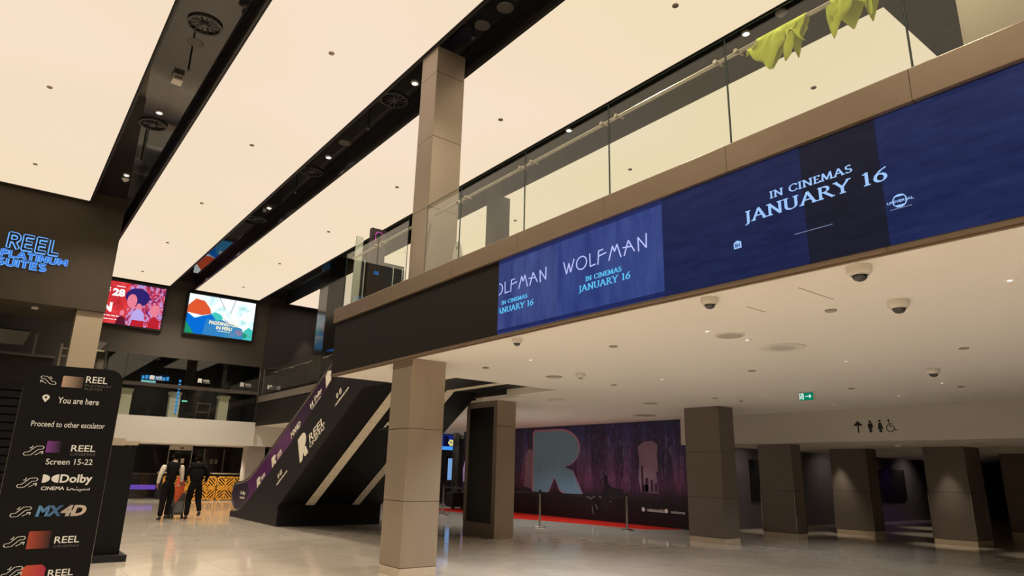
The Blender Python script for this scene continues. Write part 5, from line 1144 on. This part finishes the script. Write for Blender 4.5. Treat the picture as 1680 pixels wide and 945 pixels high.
    mb = MB(); mb.prism([(-0.012,0),(0.012,0),(0.005,0.045),(-0.005,0.045)], (hd[0],hd[1]+0.075,hd[2]-0.055), (1,0,0), (0,0,1), (0,1,0), 0.028); o = mb.build('nose', M_SKIN, None); o.parent = P
    mb = MB(); mb.box(hd[0]-0.022,hd[0]+0.022,hd[1]+0.07,hd[1]+0.088,hd[2]-0.085,hd[2]-0.075); o = mb.build('mouth', mat('lips', (0.2,0.06,0.05), 0.5), None); o.parent = P
    if style == 'vest':
        mb = MB(); mb.box(-0.02,0.02,-0.135,-0.125,1.04,1.06); o = mb.build('vest_buckle', M_STEEL, None); o.parent = P
    return P
pa = dict(waist=(0.02,0,1.10), chest=(0.03,0.01,1.28), shc=(0.04,0.0,1.42), neck=(0.06,0.02,1.50), head=(0.09,0.05,1.62),
    shL=(-0.16,0,1.39), elL=(-0.25,-0.02,1.15), wrL=(-0.27,0.04,0.90), hnL=(-0.26,0.08,0.80),
    shR=(0.22,0,1.40), elR=(0.28,0.05,1.15), wrR=(0.33,0.16,0.96), hnR=(0.35,0.22,0.90),
    hpL=(-0.09,0,0.88), knL=(-0.10,-0.02,0.50), anL=(-0.13,-0.08,0.085), toL=(-0.14,0.04,0.035),
    hpR=(0.09,0,0.88), knR=(0.10,0.16,0.50), anR=(0.05,0.10,0.11), toR=(0.05,0.22,0.05))
person('person in a black waistcoat and cream long-sleeved shirt walking away', (4.05,19.95,0.0), 0.0, pa, 'vest')
pb = dict(waist=(0.0,0.02,1.10), chest=(0.0,0.05,1.28), shc=(0.0,0.08,1.40), neck=(0.02,0.11,1.47), head=(0.04,0.17,1.57),
    shL=(-0.19,0.06,1.38), elL=(-0.26,0.12,1.13), wrL=(-0.22,0.30,0.98), hnL=(-0.18,0.38,0.95),
    shR=(0.19,0.06,1.38), elR=(0.29,0.08,1.14), wrR=(0.30,0.26,0.98), hnR=(0.28,0.34,0.96),
    hpL=(-0.09,0,0.88), knL=(-0.12,0.06,0.48), anL=(-0.15,-0.06,0.085), toL=(-0.16,0.06,0.035),
    hpR=(0.09,0,0.88), knR=(0.12,0.05,0.50), anR=(0.15,-0.12,0.20), toR=(0.16,-0.02,0.10))
person('person in a dark jacket and trousers bending forward behind a grey trolley bag', (4.74,20.1,0.0), 0.0, pb, 'jacket')
q = thing('trolley_bag', 'grey wheeled trolley bag between the two people', 'trolley bag', (4.47,20.6,0))
MB().box(4.34,4.62,20.48,20.76,0.09,0.66).build('body', M_TROLLEY, q, bevel=0.04)
MB().box(4.38,4.58,20.455,20.485,0.15,0.45).build('pocket', mat('bag_light', (0.16,0.155,0.16), 0.6), q, bevel=0.008)
for x in (4.36,4.60): MB().tube([(x-0.02,20.55,0.05),(x+0.02,20.55,0.05)], 0.05, 12).build('wheel', M_RUBBER, q)
for x in (4.38,4.58): MB().tube([(x,20.7,0.62),(x,20.7,1.0)], 0.012, 6).build('handle_tube', M_STEEL, q)
MB().tube([(4.38,20.7,1.0),(4.58,20.7,1.0)], 0.018, 8).build('grip', M_RUBBER, q)
q = thing('dark_satchel', 'small black bag low beside the grey trolley bag', 'bag', (4.24,20.6,0)); MB().box(4.19,4.32,20.5,20.72,0.0,0.33).build('body', M_RUBBER, q, bevel=0.03); MB().box(4.22,4.26,20.48,20.50,0.25,0.42).build('strap', M_PLASTIC, q)
# orange vest bundle hung on the handle
random.seed(2)
q = thing('orange_vest', 'bright orange safety vest bundled over the trolley handle', 'vest', (4.42,20.4,0.4))
mb = MB(); V = []; nu, nv = 14, 12
for i in range(nu):
    a = 2*PI*i/nu
    for j in range(nv+1):
        k = j/nv; r = (0.05+0.09*math.sin(PI*min(1,k*1.1)))*(1+0.22*math.sin(a*3+k*6)); V.append((4.42+r*math.cos(a)*(0.95-0.25*k)-0.03*k, 20.46+r*0.4*math.sin(a), 1.05-0.62*k+0.04*math.sin(a*3)))
mb.v = V
for i in range(nu):
    for j in range(nv):
        a, b = i*(nv+1)+j, ((i+1) % nu)*(nv+1)+j; mb.f.append((a,b,b+1,a+1)); mb.mi.append(0)
mb.build('fabric', M_ORANGE, q, smooth=True)
MB().box(4.34,4.42,20.395,20.405,0.84,0.87).build('reflective_band', M_PLASTIC, q)

# =================================================================== LAMPS: FITTINGS OF THE PLACE AND ADDED FILL
def spotlamp(x, y, z, e, size=50, blend=0.6, aim=None, col=(1,0.88,0.72), r=0.04):
    d = bpy.data.lights.new('spot_and_fill_lamp', 'SPOT'); d.energy = e; d.spot_size = math.radians(size); d.spot_blend = blend; d.color = col; d.shadow_soft_size = r
    o = bpy.data.objects.new('spot_and_fill_lamp', d); COL.objects.link(o); o.location = (x,y,z)
    if aim: o.rotation_euler = (Vector(aim)-Vector((x,y,z))).to_track_quat('-Z','Y').to_euler()
    return o
spotlamp(18.35,7.0-.15,2.25,90,52,0.9)        # pool on the column near the right edge
spotlamp(18.95,9.75,2.25,90,52,0.9)           # pool on the column left of it
for (x, y) in ((17.6,10.9),(21.5,8.4),(21.5,5.2),(17.7,4.6),(24.5,9.5)): spotlamp(x,y,2.25,90,60,0.8)
for x in (17.6,19.6,22.6,25.6,28.6): spotlamp(x,10.9,2.25,26,110,0.9,aim=(x,12.0,1.2))  # added wash to brighten the charcoal wall
spotlamp(27,11.4,2.2,25,90,0.9,aim=(27,12,0.4),col=(0.5,0.15,1))
spotlamp(10.2,11.0,2.97,80,110,0.9)  # added fill for the sign column
spotlamp(10.6,28.2,8.2,160,34,0.9,aim=(10.6,28.9,5.5))
# wide recess downlights, a few at visible spotlights, the rest added fill
for x, ys in ((1.67,(-6,-2,2.2,6.4,10.5,14.6,18.65)), (5.26,(-6,-2,2.2,6.1,10.15,14.25,18.45,22.6,26.7)), (-3.6,(-4,2,8,14,18))):
    for y in ys: spotlamp(x,y,8.48,RECESS_W*(1.35 if y > 20 else 1),118,0.9,r=0.12)
# soffit downlights, mostly added out of view, whose floor bounce lights the soffit
WS = (0.93, 0.93, 0.95)
for x, k in ((6.27,1.0),(9.16,0.85),(12.0,0.5)):
    for y in (-6.5,-3.8,-1.1,1.65,4.42): spotlamp(x,y,2.97,SOFFIT_W*k*(0.6 if y < 1 else 0.9),92,0.8,r=0.05,col=WS)
for x, y, k in ((6.06,7.47,1.3),(5.6,5.9,1.0),(8.9,7.43,0.65),(11.97,7.47,0.45),(14.49,7.38,0.5),(7.6,9.0,0.8)): spotlamp(x,y,2.97,SOFFIT_W*k,104,0.8,col=WS)
for x, y in ((13.6,18.0),(13.6,16.2),(13.8,14.2)): spotlamp(x,y,2.97,SOFFIT_W*0.62,120,0.8,col=(0.9,0.95,1))  # added to brighten the mural
for x, y in ((11.2,17.8),(11.4,15.0),(12.2,20.5),(12.5,12.0),(11.5,24.0),(14.2,24.5),(16.5,24.0)): spotlamp(x,y,2.97,SOFFIT_W*0.55,116,0.8,col=WS)  # added fill for the far soffit and kiosk gap
for x in (-1,2,5,8): spotlamp(x,30.2,2.18,210,120,0.8)  # added under the white band to brighten barriers and ground shop
for x in (0.5,3.0,5.0,7.5): spotlamp(x,30.2,5.48,60,110,0.8)  # added inside the upper shop to brighten its pillars
spotlamp(-2,24.5,8.4,200,90,0.8); spotlamp(-3,10,2.4,10,90)
